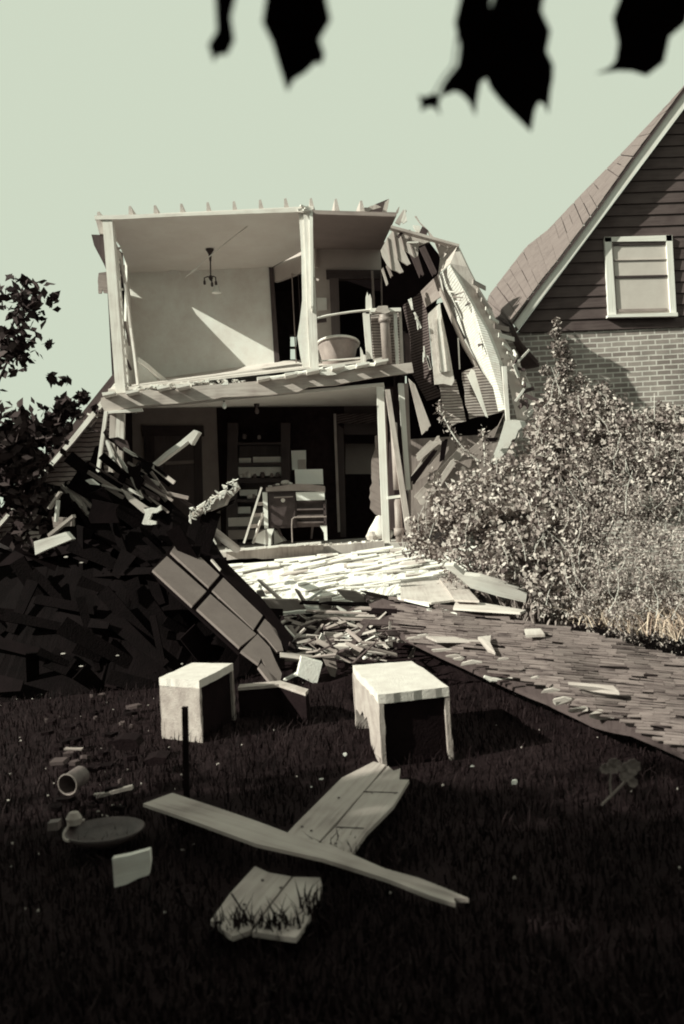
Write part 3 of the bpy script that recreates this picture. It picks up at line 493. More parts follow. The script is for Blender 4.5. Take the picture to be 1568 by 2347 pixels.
# ================================================================ COLLAPSED SIDE WALL (right)
def yl(n, pts): return [P(n, *p) for p in pts]
R = thing('collapsed_wall', 'torn off side wall and roof boards leaning out from the right side of the wrecked house', 'wall section', (1.9, 12.3, 0))
mb = MB(); mb.prism(q(2, [(596, 432), (640, 350), (690, 284), (880, 345), (946, 366), (892, 384), (846, 402), (840, 468), (818, 480), (786, 456), (752, 434), (772, 480), (792, 520), (770, 531), (738, 512), (708, 494), (728, 540), (746, 574), (722, 584), (700, 570), (668, 560), (640, 532), (606, 470)], 12.1), (0, .03, 0), P(2, 730, 560, 12)-P(2, 640, 360, 12)); mb.build('roof_sheathing', 'tan', R)
for (x0, y0), (x1, y1) in (((640, 350), (668, 556)), ((680, 300), (708, 492)), ((722, 300), (752, 432)), ((770, 318), (815, 470))):
    mb = MB(); mb.beam(P(2, x0, y0, 12.09), P(2, x1, y1, 12.09), .012, .02); mb.build('board_joint', 'mid', R)
for pts, m in (([(600, 560), (632, 660), (645, 650), (612, 545)], 'wood'), ([(630, 535), (662, 612), (676, 600), (645, 530)], 'mid'), ([(780, 440), (850, 610), (880, 590), (830, 430)], 'dark'), ([(850, 420), (935, 600), (965, 575), (885, 400)], 'dark')):
    mb = MB(); plank4(mb, q(2, pts, 12.5), .03, 0, .08, 3); mb.build('roof_board', m, R)
mb = MB(); mb.prism(yl(2, [(945, 362, 12.2), (1100, 405, 11.9), (1165, 545, 12.2), (1052, 520, 12.0), (975, 590, 12.3), (988, 480, 12.3)]), (0, .04, 0)); mb.build('sheathing', 'wood', R)
mb = MB(); plank4(mb, q(2, [(665, 268), (1112, 393), (1110, 409), (660, 286)], 11.9), .12, 0, .02); mb.build('ridge_board', 'wood', R)
for pts, m in (([(690, 250), (745, 165), (768, 172), (720, 268)], 'wood'), ([(728, 240), (756, 160), (770, 240), (742, 258)], 'pale'), ([(818, 208), (830, 208), (944, 347), (925, 345)], 'wood'), ([(806, 268), (850, 272), (856, 322), (830, 310)], 'pale'), ([(848, 322), (868, 278), (905, 300), (898, 334)], 'dark'), ([(700, 340), (735, 305), (745, 318), (715, 352)], 'dark'), ([(770, 376), (845, 374), (845, 384), (770, 386)], 'trim')):
    mb = MB(); plank4(mb, q(2, pts, 12.0-.05*random.random()), .03, .02, .03, 3); mb.build('splinter', m, R)
mb = MB(); mb.prism(q(2, [(596, 420), (700, 290), (900, 360), (985, 470), (985, 620), (960, 800), (830, 960), (815, 1250), (780, 1240), (760, 960), (612, 900), (608, 640)], 13.4), (0, .1, 0)); mb.build('shade_backing', 'black', R)  # black sheet: the dark of the wall's interior put into colour
# outer face, dull boards
mb = MB(); mb.prism(yl(2, [(1052, 520, 11.9), (1100, 405, 11.95), (1165, 543, 11.9), (1240, 690, 11.95), (1302, 792, 12.0), (1392, 1000, 12.0), (1455, 1095, 12.0), (1560, 1290, 12.0), (1620, 1480, 12.0), (1500, 1590, 11.8), (1410, 1190, 11.9), (1368, 1150, 11.85), (1292, 960, 11.85), (1200, 800, 11.85), (1100, 620, 11.85)]), (.05, .1, 0)); mb.build('outer_face', 'tan', R)
mb = MB()
for k in range(12):
    t = k/11; a = P(2, 1180+t*310+20, 640+t*640, 11.75+random.random()*.1); b_ = a+Vector((random.uniform(.1, .3), .25, random.uniform(-.12, .02)))
    mb = MB(); mb.beam(a, b_, .015, random.uniform(.03, .08)); mb.build('splinter', random.choice(['wood', 'pale', 'mid']), R)
# bright lath face
mb = MB(); mb.prism([*yl(2, [(1050, 530, 11.9), (1102, 622, 11.8), (1202, 802, 11.8), (1294, 962, 11.8), (1372, 1160, 11.8), (1395, 1300, 11.8), (1412, 1478, 11.8), (1368, 1492, 12.0), (1334, 1335, 11.95), (1232, 1185, 12.8), (1152, 1040, 13.0), (1080, 880, 13.0), (1000, 730, 13.0), (975, 598, 12.8)])], (.06, .06, 0)); mb.build('lath_face', 'lathp', R)
for k in range(14):
    t = random.random(); a = P(2, 1010+t*330+random.random()*80, 640+t*640, 11.9); mb = MB(); mb.beam(a, a+Vector((random.uniform(.05, .2), -.05, random.uniform(-.04, .06))), .01, .02); mb.build('loose_lath', random.choice(['dark', 'pale', 'mid']), R)
mb = MB(); mb.tube(q(2, [(990, 700), (1060, 870), (1145, 1060), (1225, 1195)], 12.6), .035, 8); mb.build('edge_strip', 'wood', R)
mb = MB(); plank4(mb, q(2, [(1075, 850), (1146, 1020), (1152, 1010), (1090, 880)], 11.7), .02, .02, .02); mb.build('crack_board', 'black', R)
mb = MB(); mb.prism(yl(2, [(860, 700, 12.8), (972, 590, 12.6), (1002, 730, 12.6), (892, 805, 12.8)]), (0, .06, 0)); mb.build('sheathing', 'mid', R)
mb = MB(); mb.prism(yl(2, [(742, 795, 13.0), (862, 705, 12.9), (905, 860, 12.8), (945, 1310, 12.8), (1010, 1390, 12.8), (900, 1420, 12.9), (800, 1240, 13.0), (790, 1000, 13.0)]), (0, .06, 0)); mb.build('lath_panel', 'lathd', R)
mb = MB(); mb.prism(q(2, [(800, 1200), (1240, 1170), (1440, 1480), (1290, 1640), (820, 1640)], 13.2), (0, .06, 0)); mb.build('shade_backing', 'black', R)  # second black sheet standing in for shade behind the laths
mb = MB(); mb.prism(q(2, [(940, 790), (1060, 760), (1240, 1210), (1080, 1300), (1040, 1200)], 13.1), (0, .06, 0)); mb.build('window_dark_sheet', 'black', R)  # black sheet painted as the dark behind the window
cw = MB(); cw.prism(q(2, [(908, 850), (985, 778), (1000, 870), (1042, 1070), (1080, 1290), (1062, 1322), (1010, 1310), (950, 1315), (930, 1090)], 12.45), (0, .03, 0)); o = cw.build('torn_curtain', 'cloth', R)
mb = MB(); mb.prism(q(2, [(966, 800), (984, 788), (1000, 900), (1022, 1040), (1052, 1228), (984, 1236), (970, 1010)], 12.41), (0, .03, 0)); mb.build('curtain_fold', 'plaster', o)
for x0, x1 in ((932, 962), (948, 970), (990, 1010)):
    mb = MB(); mb.beam(P(2, x0, 870, 12.4), P(2, x1+20, 1225, 12.4), .012, .02); mb.build('curtain_fold', 'cloth', o)
mb = MB(); mb.beam(P(2, 1104, 1010, 12.5), P(2, 1114, 1215, 12.5), .02, .02); mb.build('splinter', 'pale', R)
mb = MB(); mb.prism(roughpoly(q(2, [(1130, 1232), (1232, 1190), (1334, 1335), (1400, 1495), (1290, 1522), (1180, 1540), (1150, 1400)], 12.5), .03, .1), (0, .05, 0)); mb.build('lath_panel', 'lath', R)
mb = MB(); plank4(mb, q(2, [(1158, 1240), (1288, 1525), (1300, 1530), (1212, 1225)], 12.3), .03, .1, .02, 4); mb.build('splinter', 'plaster', R)
mb = MB(); mb.prism(roughpoly(q(6, [(262, 62), (372, 28), (440, 300), (335, 335), (292, 260)], 12.5), .03, .1), (0, .05, 0)); mb.build('lath_panel', 'lath', R)
mb = MB(); mb.prism(q(6, [(50, 0), (240, -40), (700, 240), (640, 380), (300, 440), (140, 520), (60, 420)], 13.1), (0, .06, 0)); mb.build('shade_backing', 'black', R)  # black backdrop painted as the shade lower down
mb = MB(); plank4(mb, q(6, [(62, 20), (150, 388), (208, 330), (104, 60)], 12.0), .05, 0, .03); mb.build('siding_board', 'wood', R)
mb = MB(); plank4(mb, q(6, [(676, -60), (704, 300), (728, 300), (706, -60)], 11.7), .05, 0, .06); mb.build('stud', 'pale', R)
for k in range(22):
    t = k/21; a = P(6, -20, 0, 12.3); x = 764+t*90+random.uniform(-14, 14); y = -140+t*400
    a = P(6, x, y, 11.7); mb = MB(); mb.beam(a, a+Vector((random.uniform(-.22, .22), random.uniform(-.1, .2), random.uniform(-.2, .2))), .02, random.uniform(.02, .06)); mb.build('splinter', random.choice(['pale', 'plaster', 'dark', 'wood']), R)
for k in range(12):
    x = 770+random.random()*500-500*0; t = random.random(); x = 760+t*150; y = 640+t*560
    a = P(2, x+random.uniform(-10, 10), y, 12.2); mb = MB(); mb.beam(a, a+Vector((random.uniform(-.03, .06), 0, -random.uniform(.08, .2))), .015, .03); mb.build('splinter', random.choice(['plaster', 'pale', 'wood']), R)
mb = MB(); mb.prism(roughpoly(q(6, [(590, 585), (640, 470), (692, 300), (792, 300), (806, 340), (742, 432), (704, 500), (622, 592)], 11.4), .05, .08), (.1, .1, 0)); tag(mb.build('plaster_slab', 'plaster'), 'bright white plaster slab slumped at the foot of the torn side wall', 'plaster slab')
WR = [([(80, 660), (250, 400), (284, 440), (112, 700)], 'wood', 'grey board leaning steeply beside the lower porch post'), ([(110, 520), (205, 424), (282, 432), (132, 562)], 'wood', 'short grey board lying across the top of the leaning boards'), ([(74, 672), (226, 490), (250, 498), (100, 716)], 'black', 'black sash frame between the leaning grey boards'),
      ([(95, 800), (390, 480), (452, 484), (160, 850)], 'wood', 'long grey board leaning among the right hand wreckage'), ([(110, 700), (300, 470), (330, 480), (250, 620)], 'mid', 'brown board under the leaning grey boards'), ([(240, 745), (380, 560), (520, 545), (400, 672)], 'mid', 'broad brown board partly hidden by the shrub'),
      ([(205, 760), (340, 560), (384, 560), (240, 770)], 'wood', 'narrow grey board next to the shrub'), ([(420, 520), (650, 330), (690, 250), (560, 560)], 'mid', 'wide board tilted up toward the white plaster slab'), ([(265, 570), (280, 440), (320, 420), (296, 560)], 'black', 'black stub standing among the leaning boards'), ([(570, 410), (650, 408), (640, 432), (575, 438)], 'black', 'small black block beside the white plaster slab')]
for i, (pts, m, lab) in enumerate(WR):
    mb = MB(); plank4(mb, q(6, pts, 11.9-i*.07), .04, .04, .05); tag(mb.build('leaning_board', m), lab, 'board')
mb = MB(); mb.prism(q(6, [(60, 420), (700, 380), (640, 900), (60, 1100)], 12.7), (0, .06, 0)); mb.build('fallen_siding', 'mid'); tag(bpy.data.objects['fallen_siding'], 'dull fallen siding behind the leaning boards at the right corner', 'siding')
# ================================================================ NEIGHBOUR HOUSE (right)
Yn = 13.0
NH = thing('neighbour_house', 'brick and dark clapboard house with steep shingled gable roof at the right', 'house', (5.2, Yn, 0))
mb = MB(); bp_ = q(5, [(640, 1352), (2300, 1290), (2300, 2600), (640, 2600)], Yn); bp_[2].z = -.1; bp_[3].z = -.1; mb.prism(bp_, (0, 5, 0)); mb.build('brick_wall', 'brick', NH)
bl = lambda y: 742+(1312-y)*.7475
for k in range(21):
    y1 = 1345-80*k; y0 = y1-80; xa, xb = bl(y1)+20, bl(y0)+20; X = 2320
    s_ = .035
    a = [P(5, xa, y1+(742-742)*s_, Yn-.035), P(5, X, y1-(X-xa)*s_, Yn-.035), P(5, X, y0-(X-xb)*s_, Yn-.012), P(5, xb, y0, Yn-.012)]
    mb = MB(); mb.prism(a, (0, .03, 0), (1, 0, 0)); mb.build('clapboard', 'siding', NH)
mb = MB(); mb.prism(q(5, [(760, 1352), (2330, 1290), (2330, -640)], Yn+.02), (0, .3, 0)); mb.build('gable_backing', 'siding', NH)
mb = MB(); mb.prism(q(5, [(700, 1262), (748, 1320), (2190, -600), (2190, -712)], Yn-.22), (0, .05, 0)); mb.build('barge_board', 'trim', NH)
mb = MB(); mb.prism(q(5, [(730, 1305), (750, 1325), (2200, -620), (2190, -640)], Yn-.2), (0, .24, 0)); mb.build('soffit', 'trim', NH)
near = [(890, 1545, 12.3), (760, 1400, 12.6), (700, 1268, Yn-.25), (900, 990, Yn-.25), (1010, 855, Yn-.25), (1260, 520, Yn-.25), (1530, 140, Yn-.25), (1850, -292, Yn-.25), (2200, -770, Yn-.25)]
far = [(620, 1600, 14.0), (470, 1300, 15.5), (548, 1085, 16.5), (800, 756, 17), (950, 640, 17), (1190, 385, 17), (1440, 130, 17), (1760, -210, 17), (2100, -580, 17)]
def poly_at(pl, t):
    t = t*(len(pl)-1); i = min(int(t), len(pl)-2); f = t-i
    return P(5, *[pl[i][k]*(1-f)+pl[i+1][k]*f for k in range(3)])
def course_sheet(mb, near_f, far_f, nc, ns, lift=.02, jitter=.35, gap=.0):
    """overlapping shingle courses between two polylines"""
    for i in range(nc):
        t0, t1 = (i+gap*random.uniform(.3, 1))/nc, (i+1)/nc; c0 = near_f(t0); c1 = near_f(t1); d0 = far_f(t0); d1 = far_f(t1)
        nn = (c1-c0).cross(d0-c0).normalized()
        if nn.z < 0: nn = -nn
        us = [0]+sorted(min(max((k+random.uniform(-jitter, jitter))/ns, .001), .999) for k in range(1, ns))+[1]
        for u0, u1 in zip(us[:-1], us[1:]):
            l = lift*random.uniform(.5, 1.4)
            a, b_, c_, d_ = c0.lerp(d0, u0), c0.lerp(d0, u1-.002), c1.lerp(d1, u1-.002), c1.lerp(d1, u0)
            e0 = (a-d_)*random.uniform(0, .12)
            mb.prism([a+nn*l+e0, b_+nn*l+e0, c_+nn*.002, d_+nn*.002], -nn*.008, (a-d_))
mb = MB(); course_sheet(mb, lambda t: poly_at(near, t), lambda t: poly_at(far, t), 44, 3, .006, .3, .13); mb.build('roof_shingles', 'shing', NH)
mb = MB(); pts = [poly_at(near, t/20)-Vector((0, 0, .03)) for t in range(21)]+[poly_at(far, t/20)-Vector((0, 0, .03)) for t in range(20, -1, -1)]
for t in range(20): mb.prism([pts[t], pts[t+1], pts[40-t], pts[41-t]], (0, 0, -.05))
mb.build('roof_deck', 'dark', NH)
W_ = MB(); YW = Yn-.08
for pts in ([(1338, 692), (1384, 692), (1420, 1232), (1366, 1234)], [(1338, 690), (1800, 676), (1802, 716), (1342, 722)], [(1760, 676), (1802, 676), (1832, 1215), (1792, 1215)]):
    W_.prism(q(5, pts, YW), (0, .06, 0))
wf = W_.build('window_frame', 'trim', NH)
mb = MB(); mb.prism(q(5, [(1362, 1222), (1840, 1206), (1842, 1232), (1362, 1240)], YW-.05), (0, .1, 0)); mb.build('window_sill', 'trim', wf)
mb = MB(); mb.prism(q(5, [(1384, 716), (1762, 706), (1794, 1222), (1418, 1228)], YW+.04), (0, .005, 0)); mb.build('window_blind', 'shade', wf)
for y, hh, m in ((735, 12, 'casing'), (846, 5, 'wood'), (956, 14, 'casing'), (1185, 18, 'mid')):
    mb = MB(); mb.prism(q(5, [(1390, y), (1770, y-8), (1770, y-8+hh), (1390, y+hh)], YW+.02), (0, .02, 0)); mb.build('sash_rail', m, wf)
mb = MB(); mb.prism(q(5, [(1384, 718), (1394, 718), (1428, 1225), (1418, 1225)], YW+.01), (0, .03, 0)); mb.build('sash_stile', 'mid', wf)
# ================================================================ LEFT HOUSE BEHIND
LH = thing('clapboard_house', 'grey clapboard house end with steep sloping roof edge behind the wreckage at left', 'house', (-5.6, 14.2, 0))
mb = MB(); mb.prism(q(3, [(470, 60), (470, 1100), (-420, 1100), (-420, 1060), (20, 590), (200, 390)], 14.2), (0, .1, 0)); mb.build('clapboard_wall', 'siding_l', LH)
mb = MB(); mb.prism(q(3, [(452, -10), (474, 40), (20, 590), (-420, 1110), (-440, 1070), (20, 528)], 13.9), (0, .8, 0)); mb.build('roof_edge', 'dark', LH)
mb = MB(); mb.prism(q(3, [(462, 50), (474, 88), (200, 430), (-420, 1140), (-420, 1112), (190, 392)], 13.85), (0, .08, 0)); mb.build('rake_board', 'pale', LH)
mb = MB(); mb.prism(roughpoly(q(3, [(330, 475), (385, 440), (395, 650), (240, 668), (262, 575), (300, 560)], 14.15), .05, .12), (0, .05, 0)); mb.build('painted_dark_hole', 'black', LH)  # black patch laid on the wall as the dark of a hole
for k in range(10):
    a = P(3, 205+random.random()*110, 230+random.random()*180, 13.9); mb = MB(); mb.beam(a, a+Vector((random.uniform(.05, .2), 0, random.uniform(-.08, .14))), .02, .03); mb.build('splinter', random.choice(['dark', 'pale', 'mid']), LH)
# ================================================================ COLLAPSED PORCH ROOF (left, in shade)
PR = thing('collapsed_porch_roof', 'black heap of the fallen porch roof with ragged edges at the left', 'wreckage', (-3.2, 9.0, 0))
top_ = [(-300, 1150), (20, 1100), (110, 860), (100, 790), (170, 800), (230, 740), (300, 745), (335, 700), (372, 690), (385, 645), (430, 632), (480, 650), (520, 690), (560, 640), (590, 600), (620, 560), (660, 575), (720, 600), (785, 602), (776, 650), (735, 690), (762, 760), (850, 850), (960, 950), (1040, 962), (1062, 1062), (1210, 1250), (1420, 1480), (1560, 1640)]
vsA = [P(3, x, y, 9.0 if x < 800 else 8.75) for x, y in top_]; nA = len(vsA)
def foot(x, y, Y, z): p = P(3, x, y, Y); return Vector((p.x, Y, z))
vsB = [Vector((v.x-.2+.1*random.random(), v.y-.6, max(v.z*.45, .25)+.12*random.random())) for v in vsA]
for _ in range(4): vsB = [vsB[0]]+[(vsB[i-1]+vsB[i]+vsB[i+1])/3 for i in range(1, nA-1)]+[vsB[-1]]
vsC = [Vector((v.x-.35, 7.6, -.05)) for v in vsA]
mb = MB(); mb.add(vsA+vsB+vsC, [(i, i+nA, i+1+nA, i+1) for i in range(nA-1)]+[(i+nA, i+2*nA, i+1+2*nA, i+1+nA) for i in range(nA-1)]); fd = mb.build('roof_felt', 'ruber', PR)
fd.modifiers.new('s', 'SOLIDIFY').thickness = .08
for k in range(60):
    t = random.random(); i = random.randint(2, nA-8); a = vsA[i].lerp(vsA[i+1], random.random())+Vector((0, -.06-.2*random.random(), random.uniform(-.35, .03)))
    d = Vector((random.uniform(.12, .3), -.05, -random.uniform(.08, .26)))*random.uniform(.5, 1.5); mb = MB(); mb.beam(a-d*.4, a+d, .02, random.uniform(.02, .05)); mb.build('broken_lath', random.choice(['black', 'black', 'dark', 'dark', 'mid', 'wood']), PR)
for k in range(85):
    i = random.randint(0, nA-2); a = vsA[i].lerp(vsC[i], random.random()**.8*.85)
    m_ = vsB[i]; t_ = random.random(); a = vsA[i].lerp(vsB[i], t_*2) if t_ < .5 else vsB[i].lerp(vsC[i], t_*2-1); a = a+Vector((0, -.08, .06)); an = random.gauss(-.75, .5)
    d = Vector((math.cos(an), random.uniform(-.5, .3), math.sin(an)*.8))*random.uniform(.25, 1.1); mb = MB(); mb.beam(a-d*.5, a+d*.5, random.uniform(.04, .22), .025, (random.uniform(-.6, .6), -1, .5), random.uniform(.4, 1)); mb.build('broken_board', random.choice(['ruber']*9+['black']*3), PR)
for pts, m, yy in (([(385, 376), (402, 354), (560, 492), (545, 512)], 'dark', 10.0), ([(545, 490), (720, 588), (724, 606), (545, 524)], 'black', 9.95), ([(520, 470), (600, 520), (590, 535), (515, 490)], 'pale', 9.85), ([(415, 420), (560, 700), (575, 700), (430, 425)], 'wood', 10.05), ([(400, 440), (470, 640), (500, 640), (420, 440)], 'pale', 10.15), ([(500, 540), (575, 660), (560, 668), (490, 560)], 'pale', 10.0),
                   ([(470, 560), (545, 690), (530, 700), (458, 570)], 'mid', 9.95), ([(545, 560), (640, 620), (636, 632), (545, 580)], 'mid', 9.9), ([(500, 742), (684, 868), (650, 905), (560, 830)], 'wood', 9.6), ([(305, 812), (488, 850), (490, 968), (305, 972)], 'black', 9.3), ([(540, 610), (600, 600), (640, 700), (620, 760)], 'black', 9.8), ([(560, 740), (610, 770), (606, 784), (560, 760)], 'pale', 9.6)):
    mb = MB(); plank4(mb, q(3, pts, yy*.89), .04, .05, .1, 4); mb.build('broken_board', m, PR)
for k in range(16):
    a = P(3, 95+random.random()*120, 690+random.random()*80, 8.8); d = Vector((.3, -.1, -.32))*random.uniform(.5, 1); mb = MB(); mb.beam(a, a+d, .02, random.uniform(.015, .04)); mb.build('broken_lath', random.choice(['wood', 'black', 'dark', 'mid', 'wood']), PR)
mb = MB(); mb.prism(roughpoly(q(3, [(640, 972), (662, 900), (652, 880), (700, 868), (735, 872), (762, 852), (768, 884), (706, 906), (690, 948), (734, 960), (732, 978), (652, 980)], 8.1), .03, .05), (0, .05, 0)); tag(mb.build('white_rag', 'plaster'), 'small white rag caught on the black porch wreckage', 'rag')
LP = [(3, [(705, 582), (982, 358), (1012, 374), (964, 456), (944, 430), (914, 456), (730, 594)], 9.9, 'pale', 'pale plank with a notched end pointing up to the right from the porch wreckage', .1),
      (3, [(945, 922), (1010, 860), (1050, 850), (1100, 800), (1150, 780), (1250, 708), (1272, 742), (1200, 812), (1182, 852), (1060, 900), (960, 946)], 9.7, 'cloth', 'plaster crusted lath board poking up in front of the kitchen', .08),
      (3, [(-70, 1092), (140, 1028), (182, 1076), (20, 1142), (-60, 1180)], 7.6, 'pale', 'broad pale plank jutting in from the left edge above the black heap', .05),
      (3, [(20, 1042), (182, 914), (188, 934), (26, 1064)], 8.0, 'wood', 'thin grey board rising just above the broad pale plank at left', .04),
      (3, [(18, 870), (92, 762), (104, 770), (30, 880)], 8.3, 'wood', 'thin stick slanting up at the far left of the heap', .03),
      (3, [(62, 960), (76, 820), (86, 822), (74, 964)], 8.3, 'pale', 'short upright stick at the far left of the heap', .03),
      (3, [(50, 930), (180, 940), (180, 990), (60, 1000)], 8.35, 'mid', 'brown board end behind the thin grey board at left', .04),
      (3, [(268, 690), (300, 680), (350, 720), (300, 716)], 9.7, 'plaster', 'pale chip on top of the heap at the foot of the leaning stud', .04)]
for n, pts, yy, m, lab, t in LP:
    yy = yy*.89 if yy > 9 else yy
    mb = MB(); mb.prism(roughpoly(q(n, pts, yy), .015, .2), (.02, t, 0)); tag(mb.build('loose_plank', m), lab, 'plank')
mb = MB()
for k in range(46):
    t = random.random(); a = P(3, 955+t*300, 925-t*200+random.uniform(-22, 20), 8.58); s = random.uniform(.03, .08)
    mb.prism([a+Vector((random.uniform(-s, s), 0, random.uniform(-s, s))) for _ in range(3)], (0, .04, .01))
mb.build('plaster_key', 'plaster', bpy.data.objects['loose_plank.001'])
mb = MB(); mb.tube([P(3, 1028, 962, 8.75), P(3, 1262, 1140, 10.6)], .055, 12); tag(mb.build('iron_pipe', 'zinc', smooth=True), 'grey round pipe slanting down toward the kitchen floor corner', 'pipe')
mb = MB(); plank4(mb, q(3, [(960, 945), (1236, 820), (1246, 838), (1000, 968)], 8.75), .06, 0, .1); tag(mb.build('loose_plank', 'black'), 'black board directly under the plaster crusted lath board', 'plank')
mb = MB(); mb.prism(roughpoly(q(3, [(1055, 1060), (1110, 1070), (1130, 1110), (1090, 1118)], 10.6), .02, .05), (0, .05, 0)); tag(mb.build('plaster_chunk', 'plaster'), 'bright plaster chunk in the gap left of the grey pipe', 'plaster chunk')
# fallen panelled board
FP = thing('ceiling_section', 'long panelled ceiling section lying slanted with its broken end on the ground', 'panel', (-1.9, 8.4, 0))
def onplane(n, x, y, A, Bp, Cp):
    nn = (Bp-A).cross(Cp-A); o = Vector((0, 0, EYE)); d = P(n, x, y, 1.0)-o; return o+d*((A-o).dot(nn)/d.dot(nn))
pA, pB, pC = P(7, 712, 268, 7.9), P(7, 892, 58, 8.55), P(7, 1540, 1024, 7.3); pN = (pB-pA).cross(pC-pA).normalized(); pN = pN if pN.y > 0 else -pN
def fpan(pts, off=0): return [onplane(7, x, y, pA, pB, pC)+pN*off for x, y in pts]
for pts in ([(712, 268), (805, 178), (1064, 408), (972, 506)], [(830, 150), (892, 58), (1150, 302), (1080, 382)], [(1004, 522), (1090, 428), (1392, 690), (1282, 776)], [(1104, 402), (1176, 320), (1434, 568), (1374, 660)],
            [(1292, 800), (1400, 690), (1480, 776), (1520, 870), (1560, 950), (1545, 1024), (1500, 990), (1424, 850), (1408, 886)], [(1400, 660), (1448, 590), (1520, 660), (1548, 720), (1570, 800), (1530, 806), (1470, 730)], [(1405, 905), (1425, 880), (1500, 960), (1552, 1010), (1535, 1030), (1490, 1015)]):
    mb = MB(); mb.prism(fpan(pts), pN*.03); mb.build('panel_board', 'panel', FP)
mb = MB(); mb.prism(fpan([(700, 262), (894, 40), (1180, 298), (1446, 566), (1580, 720), (1590, 900), (1500, 900), (1290, 800), (980, 516)], .035), pN*.03); mb.build('backing', 'black', FP)
mb = MB(); mb.prism(fpan([(895, 36), (1040, -30), (1210, 235), (1430, 455), (1640, 720), (1590, 800), (1448, 566), (1170, 295)], .0), pN*.08); mb.build('side_edge', 'black', FP)
mb = MB(); plank4(mb, fpan([(1088, 214), (1150, 284), (1156, 278), (1098, 210)], -.03), .02, 0, 0); mb.build('edge_bead', 'wood', FP)
# ================================================================ FALLEN ROOF (right foreground)
tp = [(830, 1350, .62), (960, 1376, .62), (1100, 1403, .6), (1300, 1440, .55), (1450, 1478, .5), (1720, 1540, .45)]
bt = [(880, 1432, .42), (979, 1476, .38), (1092, 1524, .34), (1250, 1578, .28), (1356, 1634, .22), (1445, 1662, .18), (1740, 1790, .1)]
def pg(pl):
    def f(t):
        t = t*(len(pl)-1); i = min(int(t), len(pl)-2); k = t-i; v = [pl[i][j]*(1-k)+pl[i+1][j]*k for j in range(3)]
        return G(0, *v)
    return f
ftp, fbt = pg(tp), pg(bt)
FR = thing('fallen_shingle_roof', 'fallen roof slope of weathered wooden shingles lying across the right foreground', 'roof section', (2.0, 7.2, 0))
NR = 19
mb = MB()
def sp(u, v):
    p = fbt(u).lerp(ftp(u), v); p.z += .02*math.sin(u*9+v*3)+.006*math.sin(u*23+v*7); return p
def edge(pl, x):
    for (x0, y0, z0), (x1, y1, z1) in zip(pl[:-1], pl[1:]):
        if x0 <= x <= x1: k = (x-x0)/(x1-x0); return y0+k*(y1-y0), z0+k*(z1-z0)
    return None
def rs(x, y):
    a_, b_ = edge(tp, x), edge(bt, x)
    if a_ is None or b_ is None: return None
    v = (b_[0]-y)/(b_[0]-a_[0]); z = b_[1]+(a_[1]-b_[1])*v+.018*math.sin(x*.012+y*.02)+.01*math.sin(x*.037-y*.03); return v, G(0, x, y, z)
y0 = 1338.0
while y0 < 1800:
    st = 3.9+(y0-1340)*.0105; x = 835+random.uniform(0, 40)
    while x < 1710:
        wpx = random.uniform(20, 62)*(.7+st/12); x1 = min(x+wpx, 1715); ya = y0+.085*(x-830)+random.uniform(-.8, .8); yb_ = y0+.085*(x1-830)+random.uniform(-.8, .8); g0 = st*random.choice([.8, .86, .9, .7, .55, .75]); xm = (x+x1)/2
        m_ = rs(xm, (ya+yb_)/2+st/2)
        if m_ and .02*random.random()-.02 < m_[0] < 1.0 and random.random() > .035:
            c4 = [rs(xx, yy) for xx, yy in ((x, ya+g0), (x1-.8, yb_+g0), (x1-.8, yb_), (x, ya))]
            if all(c4):
                l = random.uniform(.002, .009)*(3 if random.random() < .06 else 1); pp = [c[1] for c in c4]; up = Vector((0, 0, 1)); tw = random.uniform(-.003, .003)
                mb.prism([pp[0]+up*(l+tw), pp[1]+up*(l-tw), pp[2]+up*.002, pp[3]+up*.002], -up*.007, pp[1]-pp[0])
        x = x1
    y0 += st
mb.build('shingles', 'shing2', FR)
mb = MB()
for i in range(24):
    for j in range(4):
        u0, u1, v0, v1 = i/24, (i+1)/24, j/4, (j+1)/4; mb.prism([sp(u0, v0)-Vector((0, 0, .06)), sp(u1, v0)-Vector((0, 0, .06)), sp(u1, v1)-Vector((0, 0, .06)), sp(u0, v1)-Vector((0, 0, .06))], (0, 0, -.03))
mb.build('roof_deck', 'dark', FR)
